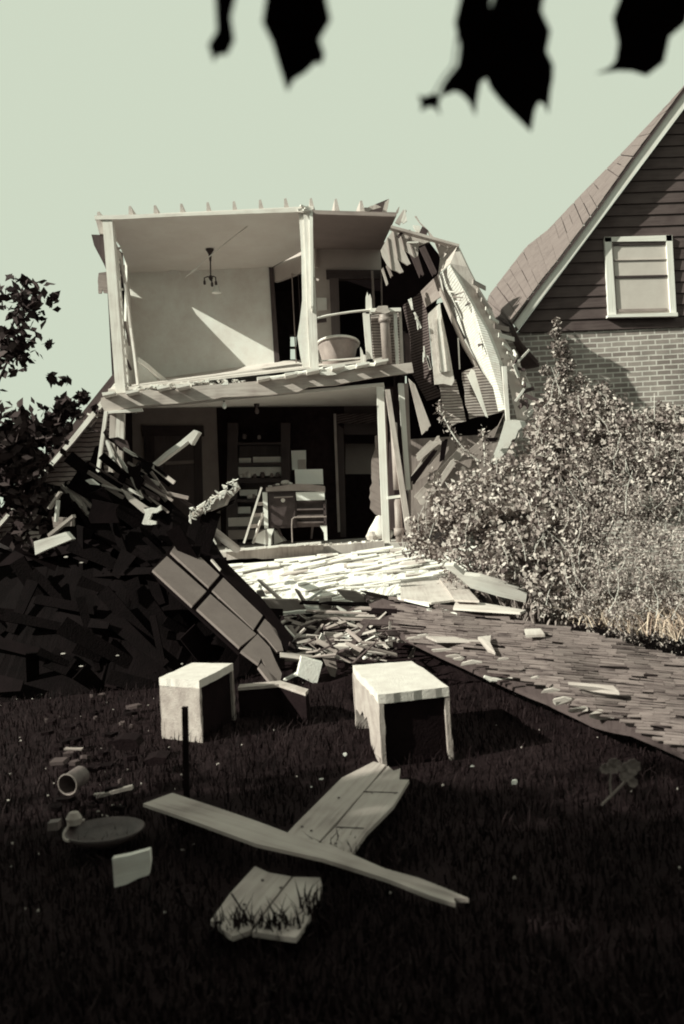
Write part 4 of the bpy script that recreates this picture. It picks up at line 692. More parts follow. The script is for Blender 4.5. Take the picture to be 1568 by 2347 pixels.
SH = [(9, [(-60, 130, .66), (190, 100, .66), (310, 272, .64), (150, 292, .63), (-60, 262, .64)], 'tan', 'large pale sheathing board lying above the fallen shingles'), (9, [(190, 100, .68), (300, 60, .68), (400, 190, .66), (480, 280, .66), (312, 272, .66)], 'wood', 'grey sheathing board next to the large pale one below the shrub'),
      (9, [(-160, 60, .62), (240, 10, .7), (250, 26, .7), (-140, 92, .62)], 'wood', 'narrow dark edged board at the top of the sheathing below the shrub'), (9, [(320, 280, .62), (480, 290, .62), (800, 345, .6), (760, 362, .6), (300, 330, .6)], 'tan', 'thin pale batten along the upper edge of the fallen shingles'),
      (8, [(1040, 338, .64), (1250, 390, .62), (1250, 408, .62), (1045, 358, .64)], 'trim', 'bright narrow batten on the upper left of the fallen roof'), (8, [(1235, 430, .58), (1330, 418, .58), (1432, 462, .56), (1240, 444, .56)], 'plaster', 'bright paper strip lying on the fallen shingles'),
      (8, [(1230, 612, .42), (1480, 620, .42), (1640, 628, .42), (1640, 646, .42), (1300, 642, .42)], 'wood', 'long grey batten along the lower left edge of the fallen roof'), (9, [(790, 478, .54), (900, 474, .54), (930, 515, .52), (800, 520, .52)], 'tan', 'pale loose shingle in the middle of the fallen roof'),
      (9, [(1090, 845, .34), (1400, 870, .34), (1440, 915, .3), (1240, 890, .3)], 'wood', 'grey loose board on the lower right of the fallen roof'), (9, [(985, 968, .24), (1120, 950, .24), (1132, 964, .22), (1005, 988, .22)], 'tan', 'pale broken shingle hanging off the lower roof edge, left of three'), (9, [(1095, 1032, .2), (1215, 1008, .2), (1225, 1024, .2), (1120, 1040, .18)], 'tan', 'pale broken shingle hanging off the lower roof edge, middle of three'),
      (9, [(1235, 1070, .2), (1300, 1032, .2), (1420, 1048, .18), (1462, 1084, .16), (1300, 1088, .16)], 'wood', 'large broken shingle hanging off the lower roof edge, right of three'), (9, [(470, 530, .46), (560, 520, .46), (555, 570, .44), (590, 640, .4), (540, 620, .4)], 'wood', 'grey split shingle standing up near the lower left of the fallen roof')]
for n, pts, m, lab in SH:
    mb = MB(); mb.prism([p+Vector((0, 0, .03)) for p in g(n, pts)], (0, 0, -.02)); tag(mb.build('loose_board', m), lab, 'board')
mb = MB(); mb.prism(q(9, [(235, 20), (320, 84), (420, 172), (600, 226), (796, 272), (806, 216), (764, 192), (610, 136), (480, 96), (372, 84), (300, 20)], 8.2), (.03, .07, .03)); tag(mb.build('warped_board', 'pale'), 'curved pale board with a squared end emerging from under the shrub', 'board')
mb = MB(); mb.tube(q(9, [(512, 778), (560, 800), (640, 806), (740, 788), (820, 772), (885, 778)], 6.0), [.012, .02, .018, .016, .022, .03], 7); mb.tube(q(9, [(640, 708), (715, 716), (750, 740), (790, 770)], 6.05), [.008, .012, .012, .018], 6); mb.tube(q(9, [(840, 780), (900, 820), (960, 870), (1010, 900)], 5.9), .015, 6)
tag(mb.build('dead_branch', 'pale'), 'bleached dead branch lying at the lower edge of the fallen roof', 'branch')
for i, (x, y, s) in enumerate(((20, 520, .07), (90, 500, .06), (210, 600, .08), (290, 640, .07), (400, 690, .09), (340, 660, .05), (960, 880, .06), (1040, 940, .06), (860, 790, .05), (640, 660, .05))):
    c = P(9, x, y, 7.2-y*.0022); mb = MB(); mb.prism([c+Vector((math.cos(a)*s*random.uniform(.6, 1.2), 0, math.sin(a)*s*.25*random.uniform(.2, 1.2))) for a in np.linspace(0, 6.28, 6)[:-1]], (.01, .015, .005)); tag(mb.build('plaster_lump', 'wood'), 'grey lump of plaster along the lower edge of the fallen roof', 'plaster lump', 'plaster lumps along the fallen roof edge')
# ================================================================ WHITE RUBBLE SLOPE IN FRONT OF THE KITCHEN
mb = MB(); NU, NV = 60, 22
tpl = [(500, 1296, 12.05), (700, 1280, 12.05), (850, 1262, 12.0), (960, 1250, 12.0), (1060, 1262, 11.8)]; btl = [(560, 1420, 10.0), (700, 1402, 10.0), (800, 1396, 10.0), (900, 1372, 10.1), (1080, 1370, 10.2)]
def pl3(pl, t):
    t = t*(len(pl)-1); i = min(int(t), len(pl)-2); k = t-i; return P(0, *[pl[i][j]*(1-k)+pl[i+1][j]*k for j in range(3)])
vs = []
for j in range(NV+1):
    for i in range(NU+1):
        p = pl3(btl, i/NU).lerp(pl3(tpl, i/NU), j/NV); e = math.sin((p.x*.6+p.y*2.2)*7+math.sin(p.x*3)*1.5)*.02; p.z += e+random.uniform(-.018, .018) if j < NV else 0; vs.append(p)
mb.add(vs, [(j*(NU+1)+i, j*(NU+1)+i+1, (j+1)*(NU+1)+i+1, (j+1)*(NU+1)+i) for j in range(NV) for i in range(NU)])
tag(mb.build('plaster_rubble', 'plaster'), 'white plaster rubble sloping down from the kitchen floor', kind='stuff')
for k in range(95):
    u, v = random.random(), random.random()**.8; p = pl3(btl, u).lerp(pl3(tpl, u), v)+Vector((0, -.02, .03)); L_ = random.uniform(.15, .75); an = random.uniform(.02, .3); d = Vector((math.cos(an), -.25*random.random()+.15, math.sin(an)*.6))*L_
    if p.x+d.x < -1.75: continue
    mb = MB(); mb.beam(p-d*.5, p+d*.5, random.uniform(.03, .14), .02, (random.uniform(-.3, .3), -.3, 1), random.uniform(.4, 1)); mm = random.choice(['plaster', 'plaster', 'pale', 'trim', 'wood']); tag(mb.build('plaster_lath', mm), '%s %s lath on the %s of the white rubble slope' % ({'plaster': 'plaster covered', 'pale': 'pale bare', 'trim': 'white painted', 'wood': 'grey'}[mm], 'long' if L_ > .45 else 'short', ('lower ' if v < .5 else 'upper ')+('left part' if u < .35 else 'middle' if u < .7 else 'right part')), 'lath', 'laths on the white rubble slope')
# ================================================================ DEBRIS HEAP
mb = MB(); hp = []
for j in range(14):
    for i in range(26):
        x = -1.5+i/25*3.6; y = 7.3+j/13*3.2; hh = .38*math.exp(-((x-.1)/1.6)**2)*min(1, (y-7.3)/1.8)+.05*random.random(); hp.append(Vector((x, y, hh-.08)))
mb.add(hp, [(j*26+i, j*26+i+1, (j+1)*26+i+1, (j+1)*26+i) for j in range(13) for i in range(25)]); tag(mb.build('debris_mound', 'soil'), 'dark earth and splinters under the board heap', kind='stuff')
DB = [(9.6, [(528, 345), (608, 338), (606, 492), (525, 522)], 'wood', 'squared grey block standing upright in the middle of the heap', .08), (9.9, [(150, 350), (380, 352), (442, 420), (232, 452)], 'mid', 'brown panel lying flat beside the fallen panelled section', .03), (9.5, [(235, 440), (528, 420), (530, 436), (240, 460)], 'pale', 'long pale stick lying below the brown panel', .04),
      (10.0, [(118, 224), (138, 228), (276, 350), (255, 354)], 'wood', 'stick slanting down right at the foot of the white rubble', .04), (9.9, [(365, 285), (392, 300), (442, 380), (425, 386)], 'mid', 'brown lath forming the left arm of a V in the heap', .03), (9.85, [(430, 370), (545, 288), (556, 298), (440, 384)], 'pale', 'pale lath forming the right arm of a V in the heap', .03), (9.6, [(428, 390), (530, 418), (520, 440), (440, 412)], 'trim', 'bright short board just left of the standing grey block', .04),
      (8.2, [(380, 652), (536, 698), (535, 716), (385, 672)], 'pale', 'pale stick above the white square slab', .03), (8.0, [(815, 745), (885, 672), (900, 682), (830, 756)], 'pale', 'pale stick leaning just behind the right concrete pier', .03), (8.5, [(638, 566), (720, 598), (800, 556), (812, 570), (725, 614), (650, 584)], 'pale', 'bent pale board with a shallow V shape in the heap', .03), (8.1, [(738, 690), (764, 680), (806, 748), (790, 756)], 'mid', 'brown curved strip left of the leaning pale stick', .03),
      (7.6, [(550, 738), (630, 734), (646, 800), (632, 862), (600, 850)], 'mid', 'torn brown shingle beside the white square slab', .03), (7.5, [(412, 730), (550, 768), (512, 912), (384, 852)], 'plaster', 'white square slab propped up between the two piers', .05), (7.55, [(290, 880), (380, 834), (392, 850), (310, 886)], 'plaster', 'white splinter pointing left of the square slab', .03), (8.4, [(1015, 575), (1068, 568), (1162, 632), (1092, 626)], 'pale', 'pale wedge at the left end of the fallen roof edge', .04),
      (8.0, [(1108, 742), (1148, 668), (1160, 680), (1140, 746)], 'mid', 'small brown stick standing behind the right concrete pier', .03), (8.3, [(902, 650), (968, 644), (985, 690), (922, 692)], 'cloth', 'crumpled grey rag on the right end of the heap', .05), (8.9, [(640, 400), (700, 430), (760, 510), (740, 512)], 'pale', 'pale lath running down right of the standing grey block', .03), (8.9, [(700, 440), (805, 430), (806, 440), (720, 462)], 'pale', 'small pale lath right of the standing grey block', .03),
      (8.6, [(350, 560), (480, 660), (470, 672), (345, 580)], 'pale', 'pale batten slanting toward the broken panel end', .03), (8.4, [(455, 610), (515, 600), (490, 668), (480, 662)], 'wood', 'small grey V of lath near the broken panel end', .02), (9.4, [(800, 296), (1040, 345), (1040, 362), (860, 330)], 'dark', 'dark plank under the upper left corner of the fallen roof', .04), (9.7, [(640, 290), (760, 300), (940, 400), (860, 400), (700, 350)], 'mid', 'broad brown board at the left end of the fallen roof', .04), (9.3, [(860, 360), (1180, 430), (1180, 450), (900, 410)], 'wood', 'long grey plank at the left end of the fallen roof', .04),
      (8.0, [(560, 690), (690, 655), (740, 672), (600, 712)], 'wood', 'grey splintered board behind the torn brown shingle', .03), (7.9, [(600, 700), (740, 770), (700, 762), (620, 730)], 'wood', 'grey wedge of wood above the torn brown shingle', .03), (9.2, [(120, 300), (160, 290), (180, 330), (130, 334)], 'zinc', 'small round metal scrap at the edge of the panelled section', .04)]
for yy, pts, m, lab, t in DB:
    mb = MB(); mb.prism(roughpoly(q(8, pts, yy), .012, .12), (random.uniform(-.02, .02), t, .01)); tag(mb.build('broken_board', m), lab, 'board')
for k in range(26):
    x = random.uniform(620, 1230); y = 300+(x-620)*.32+random.uniform(-30, 150); p = G(8, x, y, random.uniform(.3, .5)); L_ = random.uniform(.4, 1.1); d = Vector((1, -.5+random.uniform(-.15, .15), -.03))*L_*.5
    mb = MB(); mb.beam(p-d, p+d, random.uniform(.04, .13), .02, (random.uniform(-.3, .3), -.4, 1), random.uniform(.5, 1)); mk = random.choice(['dark', 'mid', 'wood', 'mid', 'dark', 'black']); tag(mb.build('split_board', mk), '%s %s split board streaked along the left end of the fallen roof' % ('long' if L_ > .75 else 'short', {'dark': 'dark', 'mid': 'brown', 'wood': 'grey', 'black': 'black'}[mk]), 'board', 'split boards at the left end of the fallen roof')
CW = dict(pale='pale', wood='grey', mid='brown', dark='dark', tan='buff', plaster='white')
for k in range(285):
    x = random.gauss(330, 150)+330; y = random.uniform(290, 760); x = random.uniform(300, 1150) if y > 380 else random.uniform(130, 1000)
    if y > 600 and x > 950: continue
    z = random.uniform(.02, .3)*(1-(y-290)/700)+.05; p = G(8, x, y, z); L_ = random.uniform(.08, .42); an = random.choice([random.gauss(.2, .5), random.gauss(2.6, .6)]); el = random.gauss(0, .35)
    for _ in range(3): p = G(8, x, y, .38*math.exp(-((p.x-.1)/1.6)**2)*max(0, min(1, (p.y-7.3)/1.8))-.02+abs(random.gauss(0, .03)))
    d = Vector((math.cos(an)*math.cos(el), math.sin(an)*math.cos(el)*.8, math.sin(el)))*L_; p.z = max(p.z, .04)
    mb = MB(); mb.beam(p-d*.5, p+d*.5, random.uniform(.015, .07), random.uniform(.008, .02), (random.uniform(-.8, .8), random.uniform(-.8, .3), 1), random.uniform(.3, 1))
    mm = random.choice(['pale', 'wood', 'wood', 'wood', 'mid', 'mid', 'mid', 'dark', 'dark', 'dark', 'tan' if y < 480 else 'dark']); lo = 'left end' if x < 560 else 'middle' if x < 830 else 'right end'
    tag(mb.build('splintered_lath', mm), '%s splintered lath in the %s of the heap %s' % (CW[mm], lo, 'close under the white rubble' if y < 450 else 'toward the concrete piers' if y > 620 else 'between rubble and piers'), 'lath', 'splintered laths in the heap')
# ================================================================ CONCRETE PIERS
def pier(name, label, cs, zt, shaded, notch=False):
    """cs: four top corners in photo order a (front left) b (front right) c (back right) d (back left); hollow: index of the side closed by a panel coloured as shade"""
    C = [G(0, x, y, zt) for x, y in cs]; t = thing(name, label, 'concrete pier', ((C[0].x+C[2].x)/2, (C[0].y+C[2].y)/2, 0))
    cen = (C[0]+C[1]+C[2]+C[3])/4; dn = Vector((0, 0, -.06)); tpb = MB()
    n = 10; ring = []
    for i in range(4):
        for k in range(n): ring.append(C[i].lerp(C[(i+1) % 4], k/n)+Vector((random.uniform(-.006, .006), random.uniform(-.006, .006), 0)))
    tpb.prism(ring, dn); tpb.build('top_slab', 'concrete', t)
    for i in range(4):
        a, b_ = C[i]+dn*.95, C[(i+1) % 4]+dn*.95; inn = (cen-(a+b_)/2); inn.z = 0; inn = inn.normalized()*.03
        if i == shaded:
            for s, e in ((0, .035), (.975, 1)):
                p0, p1 = a.lerp(b_, s), a.lerp(b_, e); q0, q1 = p0.copy(), p1.copy(); q0.z = q1.z = -.08; mb = MB(); mb.prism(roughpoly([p0, p1, q1, q0], .01, .08), inn); mb.build('side_wall', 'concrete_side', t)
            p0, p1 = a.lerp(b_, .03)+inn*.8, a.lerp(b_, .98)+inn*.8; q0, q1 = p0.copy(), p1.copy(); q0.z = q1.z = -.08; mb = MB(); mb.prism([p0, p1, q1, q0], inn*.4); mb.build('painted_shade_panel', 'darkfill', t)  # near-flush panel closing the side; its shade is put into the colour
        else:
            bb, aa = b_.copy(), a.copy(); aa.z = bb.z = -.08; out = [a, b_, bb, aa]
            if notch and i == 3:
                out = [a, b_, bb]+[a.lerp(b_, t)+Vector((0, 0, z)) for t, z in ((.62, -.36), (.6, -.27), (.52, -.2), (.44, -.24), (.36, -.2), (.25, -.26), (.12, -.25), (.05, -.27))]
            mb = MB(); mb.prism(roughpoly(out, .012, .07), inn); mb.build('side_wall', 'concrete_side', t)  # side walls take a darker concrete than the top slab
    return t, C
pier('concrete_pier', 'right concrete pier, larger, bright top with a front panel coloured black as shade', [(868, 1592), (1030, 1574), (945, 1515), (807, 1525)], .44, 0, True)
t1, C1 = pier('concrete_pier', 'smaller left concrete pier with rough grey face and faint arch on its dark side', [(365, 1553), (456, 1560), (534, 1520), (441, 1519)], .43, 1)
mb = MB(); a = C1[1].lerp(C1[2], .5)+Vector((-.07, 0, -.13)); dr_ = (C1[2]-C1[1]).normalized()
mb.tube([a+dr_*.17*math.cos(th)+Vector((0, 0, .09*math.sin(th)-.02)) for th in np.linspace(0, math.pi, 12)], .006, 6); mb.build('arch_rib', 'concrete_side', t1)
mb = MB(); pa = [G(0, 545, 1576, .22), G(0, 640, 1568, .22), G(0, 700, 1588, .22)]
mb.prism([pa[0], pa[1], pa[2], pa[2]+Vector((.02, .12, 0)), pa[1]+Vector((0, .14, 0)), pa[0]+Vector((0, .12, 0))], (0, 0, -.025)); ft = mb.build('footing_wall', 'concrete_side'); tag(ft, 'low concrete footing between the two piers', 'footing')
mb = MB(); pa = [p+Vector((0, .015, -.025)) for p in pa]; mb.prism([pa[0], pa[1], pa[2], pa[2]+Vector((.02, .1, 0)), pa[1]+Vector((0, .12, 0)), pa[0]+Vector((0, .1, 0))], (0, 0, -.26)); mb.build('shade_toned_base', 'darkfill', ft)  # footing body coloured near-black for its shaded front
mb = MB(); a = G(0, 428, 1880, 0); a = Vector((a.x, a.y, 0)); b_ = P(0, 424, 1620, a.y); mb.beam(a-Vector((0, 0, .1)), b_, .03, .026); tag(mb.build('wooden_stake', 'black'), 'thin dark stake standing before the left pier', 'stake')
# ================================================================ FOREGROUND BOARDS
BD = [(11, [(545, 650), (600, 590), (900, 290), (1110, 183), (1190, 205), (1040, 385), (745, 715)], .10, 'board', 'left board of the upper pair behind the long crossing plank', .02),
      (11, [(756, 720), (870, 600), (1048, 385), (1204, 212), (1240, 244), (1285, 228), (1275, 300), (1342, 303), (1240, 470), (1060, 650), (960, 798)], .10, 'board', 'right board of the upper pair with a splintered far end', .02),
      (11, [(330, 870), (420, 912), (568, 938), (440, 1100), (300, 1290), (180, 1330), (40, 1225), (170, 1045)], .06, 'board', 'left board of the lower pair in the grass', .02),
      (11, [(582, 940), (760, 945), (772, 1000), (740, 1110), (660, 1260), (600, 1340), (312, 1300), (450, 1110)], .06, 'board', 'right board of the lower pair in the grass', .02)]
for n, pts, z, m, lab, t in BD:
    pp = g(n, [(x, y) for x, y in pts], z); mb = MB(); mb.prism(pp, (0, 0, -t), G(n, 745, 715, z)-G(n, 1190, 205, z)); tag(mb.build('ground_board', m), lab, 'board', 'pairs of boards lying on the grass')
up_ = [(328, 1842), (395, 1817), (520, 1858), (600, 1886), (658, 1908), (790, 1950), (881, 1990), (960, 2012), (1017, 2034), (1074, 2059), (1040, 2058)]; lo_ = [(1044, 2070), (990, 2054), (888, 2014), (741, 1968), (588, 1934), (423, 1874)]
mb = MB(); mb.prism([G(0, x, y, .15) for x, y in up_+lo_], (0, 0, -.016), G(0, 1044, 2070, .15)-G(0, 423, 1874, .15)); tag(mb.build('ground_board', 'board'), 'long narrow plank lying crosswise over the board pairs', 'board')
for n, a, b_, z in ((11, (1042, 381), (1276, 388), .104), (11, (862, 614), (1050, 622), .104), (11, (168, 1045), (300, 1245), .064), (11, (590, 605), (700, 630), .104), (11, (750, 725), (780, 822), .184), (11, (545, 655), (740, 712), .184), (11, (780, 745), (950, 800), .184)):
    pass
for i_, (n, pts) in enumerate(((11, [(1060, 380), (1100, 384), (1250, 390)]), (11, [(880, 420), (700, 636), (640, 610)]), (11, [(900, 615), (1000, 618), (860, 720)]), (11, [(380, 960), (260, 1120), (500, 1010), (640, 1080)]))):
    for x_, y_ in pts:
        c_ = G(n, x_, y_, .105 if i_ < 3 else .065); mb = MB(); mb.lathe(c_, [(.001, .003), (.006, .002), (.007, -.001)], 8); mb.build('nail_head', 'iron', bpy.data.objects[['ground_board.001', 'ground_board', 'ground_board.001', 'ground_board.002'][i_]])
for n, a, b_, z, k_ in ((11, (1042, 381), (1270, 388), .101, 'ground_board.001'), (11, (866, 614), (1045, 622), .101, 'ground_board.001'), (11, (176, 1050), (296, 1240), .061, 'ground_board.002')):
    mb = MB(); mb.beam(G(n, *a, z), G(n, *b_, z), .006, .003); mb.build('crack', 'black', bpy.data.objects[k_])

JK = [(10, [(445, 822), (560, 800), (690, 764), (696, 850), (684, 930), (620, 950), (540, 990), (460, 1012)], 3.22, 'pale', 'streaked grey board fragment standing in the grass at lower left', .03), (10, [(320, 402), (440, 380), (572, 344), (578, 368), (430, 404), (330, 430)], 4.6, 'wood', 'short pale stick in the litter at the left', .03), (10, [(446, 52), (490, 36), (600, 42), (618, 92), (560, 110), (470, 108)], 5.3, 'darkfill', 'flat grey stone in the litter near the left pier', .15),
      (10, [(128, 100), (245, 102), (244, 112), (128, 110)], 5.2, 'mid', 'very thin pale lath at the left edge of the litter', .04), (10, [(30, 190), (120, 186), (128, 206), (40, 212)], 4.9, 'dark', 'flat stone at the far left of the litter', .1), (10, [(650, 180), (720, 155), (800, 160), (790, 196), (690, 212)], 5.0, 'darkfill', 'dark stone right of the litter', .15), (10, [(20, 590), (90, 580), (90, 636), (20, 640)], 3.9, 'zincd', 'dull grey scrap at the far left beside the pan', .05)]
for n, pts, yy, m, lab, t in JK:
    mb = MB(); mb.prism(roughpoly(q(n, pts, yy), .008, .05), (.0, t, 0)); tag(mb.build('litter_piece', m), lab, 'litter')
c = P(10, 152, 335, 4.55); ct = thing('tin_can', 'open tin can with a pale rim lying on its side at the far left', 'can', c+Vector((0, 0, -.07)))
mb = MB(); d = Vector((.25, 1, .05)).normalized(); mb.tube([c, c+d*.14], .058, 20, False); mb.tube([c+d*.13, c+d*.14], .056, 20); mb.build('can_body', 'zincd', ct, True)
mb = MB(); ax, bx = d.orthogonal().normalized(), d.cross(d.orthogonal().normalized()); mb.tube([c+ax*.06*math.cos(th)+bx*.06*math.sin(th) for th in np.linspace(0, 2*math.pi, 25)], .004, 6); mb.build('can_rim', 'zinc', ct)
c = P(10, 400, 640, 3.95); pn = thing('dented_pan', 'dark shallow pan with a pale dented rim in the grass at left', 'pan', c+Vector((0, 0, -.08)))
mb = MB(); mb.lathe(c+Vector((0, 0, -.05)), [(.001, 0), (.13, .0), (.17, .03), (.2, .06), (.19, .065), (.16, .03), (.12, .012), (.001, .012)], 28, 1, .8); mb.build('pan_body', 'iron', pn, True)
mb = MB(); mb.tube([c+Vector((.2*math.cos(th), .16*math.sin(th), .012+.01*math.sin(3*th))) for th in np.linspace(math.pi*.75, math.pi*1.25, 9)], .009, 6); mb.build('pan_rim', 'zinc', pn)
c = P(10, 195, 555, 4.0); mb = MB(); mb.lathe(c+Vector((0, 0, -.04)), [(.001, 0), (.03, .01), (.035, .04), (.02, .07), (.001, .075)], 10, 1.2, 1); tag(mb.build('stone', 'concrete_side'), 'small rounded grey stone by the rim of the pan', 'stone')
SC = [(7, 535, 630, 26, 9.0, 'round white scrap glinting alone in the dark heap'), (7, 865, 676, 18, 8.6, 'bright flat scrap left of the panelled section'), (7, 780, 674, 16, 8.5, 'dim flat scrap left of the bright flat one'), (7, 820, 772, 10, 8.0, 'tiny scrap above the left pier'), (7, 480, 832, 12, 7.6, 'tiny scrap in the dark left of the left pier'), (7, 240, 902, 16, 7.2, 'thin pale scrap at far left in the dark yard'), (7, 120, 820, 18, 7.4, 'row of pale specks at the far left edge'), (7, 902, 886, 8, 6.9, 'tiny white scrap just above the left pier corner'), (7, 140, 185, 18, 8.2, 'crumpled pale scrap high on the black heap at left'), (7, 450, 310, 14, 8.6, 'small pale scrap in the upper dark heap'), (7, 240, 222, 14, 8.3, 'pale sliver on the black heap right of the crumpled scrap'),
      (11, 920, 138, 22, 5.0, 'curled pale leaf beside the foot of the right pier'), (11, 765, 300, 18, 4.6, 'pale curled leaf left of the upper board pair'), (11, 1492, 650, 10, 4.0, 'tiny pale leaf right of the upper board pair'), (12, 480, 215, 14, 4.6, 'thin curled leaf in the dark grass right of the pier'), (12, 755, 320, 34, 3.9, 'large dry leaf hanging in the dark grass at right'), (11, 700, 350, 8, 4.4, 'tiny leaf fleck left of the upper board pair'), (10, 818, 972, 7, 3.7, 'tiny white fleck in the black grass at lower left')]
for n, x, y, s, yy, lab in SC:
    k = .72*s*ZT[n][2]/FPX*yy; c = P(n, x, y, yy); mb = MB(); mb.prism([c+Vector((math.cos(a)*k*random.uniform(.7, 1.1)*(1.4 if s < 20 else 1), 0, math.sin(a)*k*random.uniform(.4, .8)*(.5 if s < 20 and s > 9 else 1.2))) for a in np.linspace(0, 6.28, 9)[:-1]], (k*.1, k*.3, k*.1)); tag(mb.build('pale_scrap' if n == 7 else 'dry_leaf', 'cloth' if n == 7 else 'wall'), lab, 'scrap' if n == 7 else 'leaf')
for k in range(46):
    x = random.uniform(10, 620); y = random.uniform(-260, 520); p = G(10, x, y, .02); s = random.uniform(.012, .045); mb = MB()
    mb.prism([p+Vector((math.cos(a)*s*1.5*random.uniform(.6, 1.2), math.sin(a)*s*random.uniform(.6, 1.2), random.uniform(0, .02))) for a in np.linspace(0, 6.28, 7)[:-1]], (0, 0, .025)); tag(mb.build('rubble_bit', random.choice(['darkfill', 'black', 'dark', 'black', 'darkfill'])), 'small bit of rubble in the litter at the left foreground', 'rubble', 'rubble bits in the left foreground')
# ================================================================ VEGETATION
def ray_blob(u, v, rp, Y, wy=1.0, wt=1): c = P(0, u, v, Y); r = rp/FPX*Y; return (c, r, r*wy, r, wt)
def stems(name, parent, base, tips, mat, r0=.02):
    mb = MB()
    for t in tips:
        b_ = Vector(base)+Vector((random.uniform(-.3, .3), random.uniform(-.2, .2), 0)); m_ = b_.lerp(t, .5)+Vector((random.uniform(-.15, .15), random.uniform(-.1, .1), .15)); mb.tube([b_, m_, t], [r0, r0*.6, r0*.15], 5)
    return mb.build(name, mat, parent)
SB = [(1000, 1215, 62, 9.3, .8), (960, 1250, 35, 9.4, .5), (1060, 1160, 80, 9.2, 1.1), (1120, 1230, 120, 8.8, 2.2), (1205, 1110, 80, 9.1, 1.6), (1130, 1185, 85, 9.0, 1.6), (1262, 1010, 58, 9.2, 1.0), (1262, 930, 36, 9.3, .5), (1300, 1030, 85, 8.9, 1.6), (1290, 1140, 120, 8.6, 2.2), (1240, 1260, 90, 8.3, 1.6), (1350, 960, 60, 9.1, 1.0), (1420, 1000, 60, 9.0, 1.0), (1400, 1060, 90, 8.8, 1.8), (1480, 1010, 70, 8.9, 1.2), (1550, 1010, 80, 8.8, 1.3), (1490, 1110, 90, 8.5, 1.5), (1180, 1290, 50, 8.2, .7), (1280, 1340, 75, 7.9, 1.3)]
bs = [ray_blob(u, v, r, Y, .8, wt) for u, v, r, Y, wt in SB]
S1 = thing('overgrown_shrub', 'big sunlit leafy shrub filling the space between the wreck and the brick house', 'shrub', (2.2, 8.8, 0))
leaves(46000, blobs(bs, .45, 9.0), .06, 'leaf', 'foliage', S1, .6, .3)
stems('stem', S1, (2.1, 8.9, 0), [b[0]+Vector((0, 0, b[1]*.6)) for b in bs for _ in range(3)], 'mid')
mb = MB()
for k in range(70):
    b = random.choice(bs); a = b[0]+Vector((random.uniform(-b[1], b[1])*.8, -b[2]*.9, random.uniform(-b[1], b[1])*.7)); d = Vector((random.uniform(-.12, .12), random.uniform(-.05, .05), random.uniform(.1, .35))); mb.tube([a, a+d*.5+Vector((random.uniform(-.04, .04), 0, 0)), a+d], .0035, 4)
tag(mb.build('twig', 'pale', S1), None, kind='stuff')
S2 = thing('climbing_vine', 'tall vine growing up the brick wall to the gable', 'vine', (3.3, 10.6, 0))
vb = [ray_blob(u, v, r, 10.7, .35, wt) for u, v, r, wt in ((1276, 738, 9, .2), (1274, 765, 12, .25), (1285, 800, 22, .6), (1296, 840, 22, .6), (1286, 890, 34, 1.0), (1330, 870, 12, .2), (1340, 930, 50, 1.4), (1400, 950, 50, 1.1), (1430, 1010, 55, 1.2), (1380, 900, 25, .5), (1250, 850, 12, .2))]
leaves(6500, blobs(vb, .2), .055, 'leaf', 'foliage', S2, .6, .3); stems('stem', S2, (3.3, 10.9, 0), [b[0] for b in vb], 'mid')
S3 = thing('tall_weeds', 'pale feathery tall weeds at the right beside the shrub', 'weeds', (3.9, 7.9, 0))
wb = [ray_blob(u, v, r, Y, .7, wt) for u, v, r, Y, wt in ((1380, 1100, 95, 8.4, 1.6), (1400, 1230, 110, 8.0, 2), (1380, 1340, 80, 7.6, 1.5), (1460, 1330, 90, 7.4, 1.8), (1500, 1180, 80, 8.0, 1.4), (1560, 1300, 100, 7.5, 1.8), (1470, 1040, 60, 8.6, 1.0), (1540, 1060, 70, 8.4, 1.0), (1440, 1420, 50, 7.0, .9), (1560, 1430, 70, 6.9, 1.1), (1660, 1280, 90, 7.6, 1.3), (1760, 1330, 90, 7.4, 1.2), (1350, 1400, 40, 7.4, .7))]
leaves(30000, blobs(wb, .4, 11.0), .036, 'weed', 'foliage', S3, .4, .6)
mb = MB()
for k in range(60):
    b = random.choice(wb); a = b[0]+Vector((random.uniform(-b[1], b[1]), -b[2]*random.random(), random.uniform(-b[1], b[1]*.5))); d = Vector((random.uniform(-.3, .3), random.uniform(-.05, .05), random.uniform(.1, .5))); kx = random.uniform(-.12, .12); mb.tube([a, a+d*.25+Vector((kx*.7, 0, 0)), a+d*.5+Vector((kx, 0, 0)), a+d*.75+Vector((kx*.7, 0, 0)), a+d], [.004, .0035, .003, .002, .001], 4)
tag(mb.build('stem', 'pale', S3), None, kind='stuff')
# single stalks
for i, (pts, lab) in enumerate((([(520, 560), (440, 500), (380, 430), (330, 350), (300, 290), (268, 225), (262, 180)], 'long leafy stalk arching up left in front of the dark wall opening'), ([(560, 600), (562, 520), (556, 430), (548, 350)], 'short leafy stalk rising by the white plaster slab'))):
    sp_ = q(6, pts, 9.6); t = thing('leafy_stalk', lab, 'plant stalk', sp_[0]); mb = MB(); mb.tube(sp_, .009, 5); mb.build('stem', 'pale', t)
    leaves(230 if i == 0 else 120, lambda n, S=sp_: np.array([tuple(S[k].lerp(S[k+1], random.random())+Vector((random.gauss(0, .035), random.gauss(0, .03), random.gauss(0, .03)))) for k in [random.randint(0, len(S)-2) for _ in range(n)]]), .05, 'weed', 'foliage', t, .45)
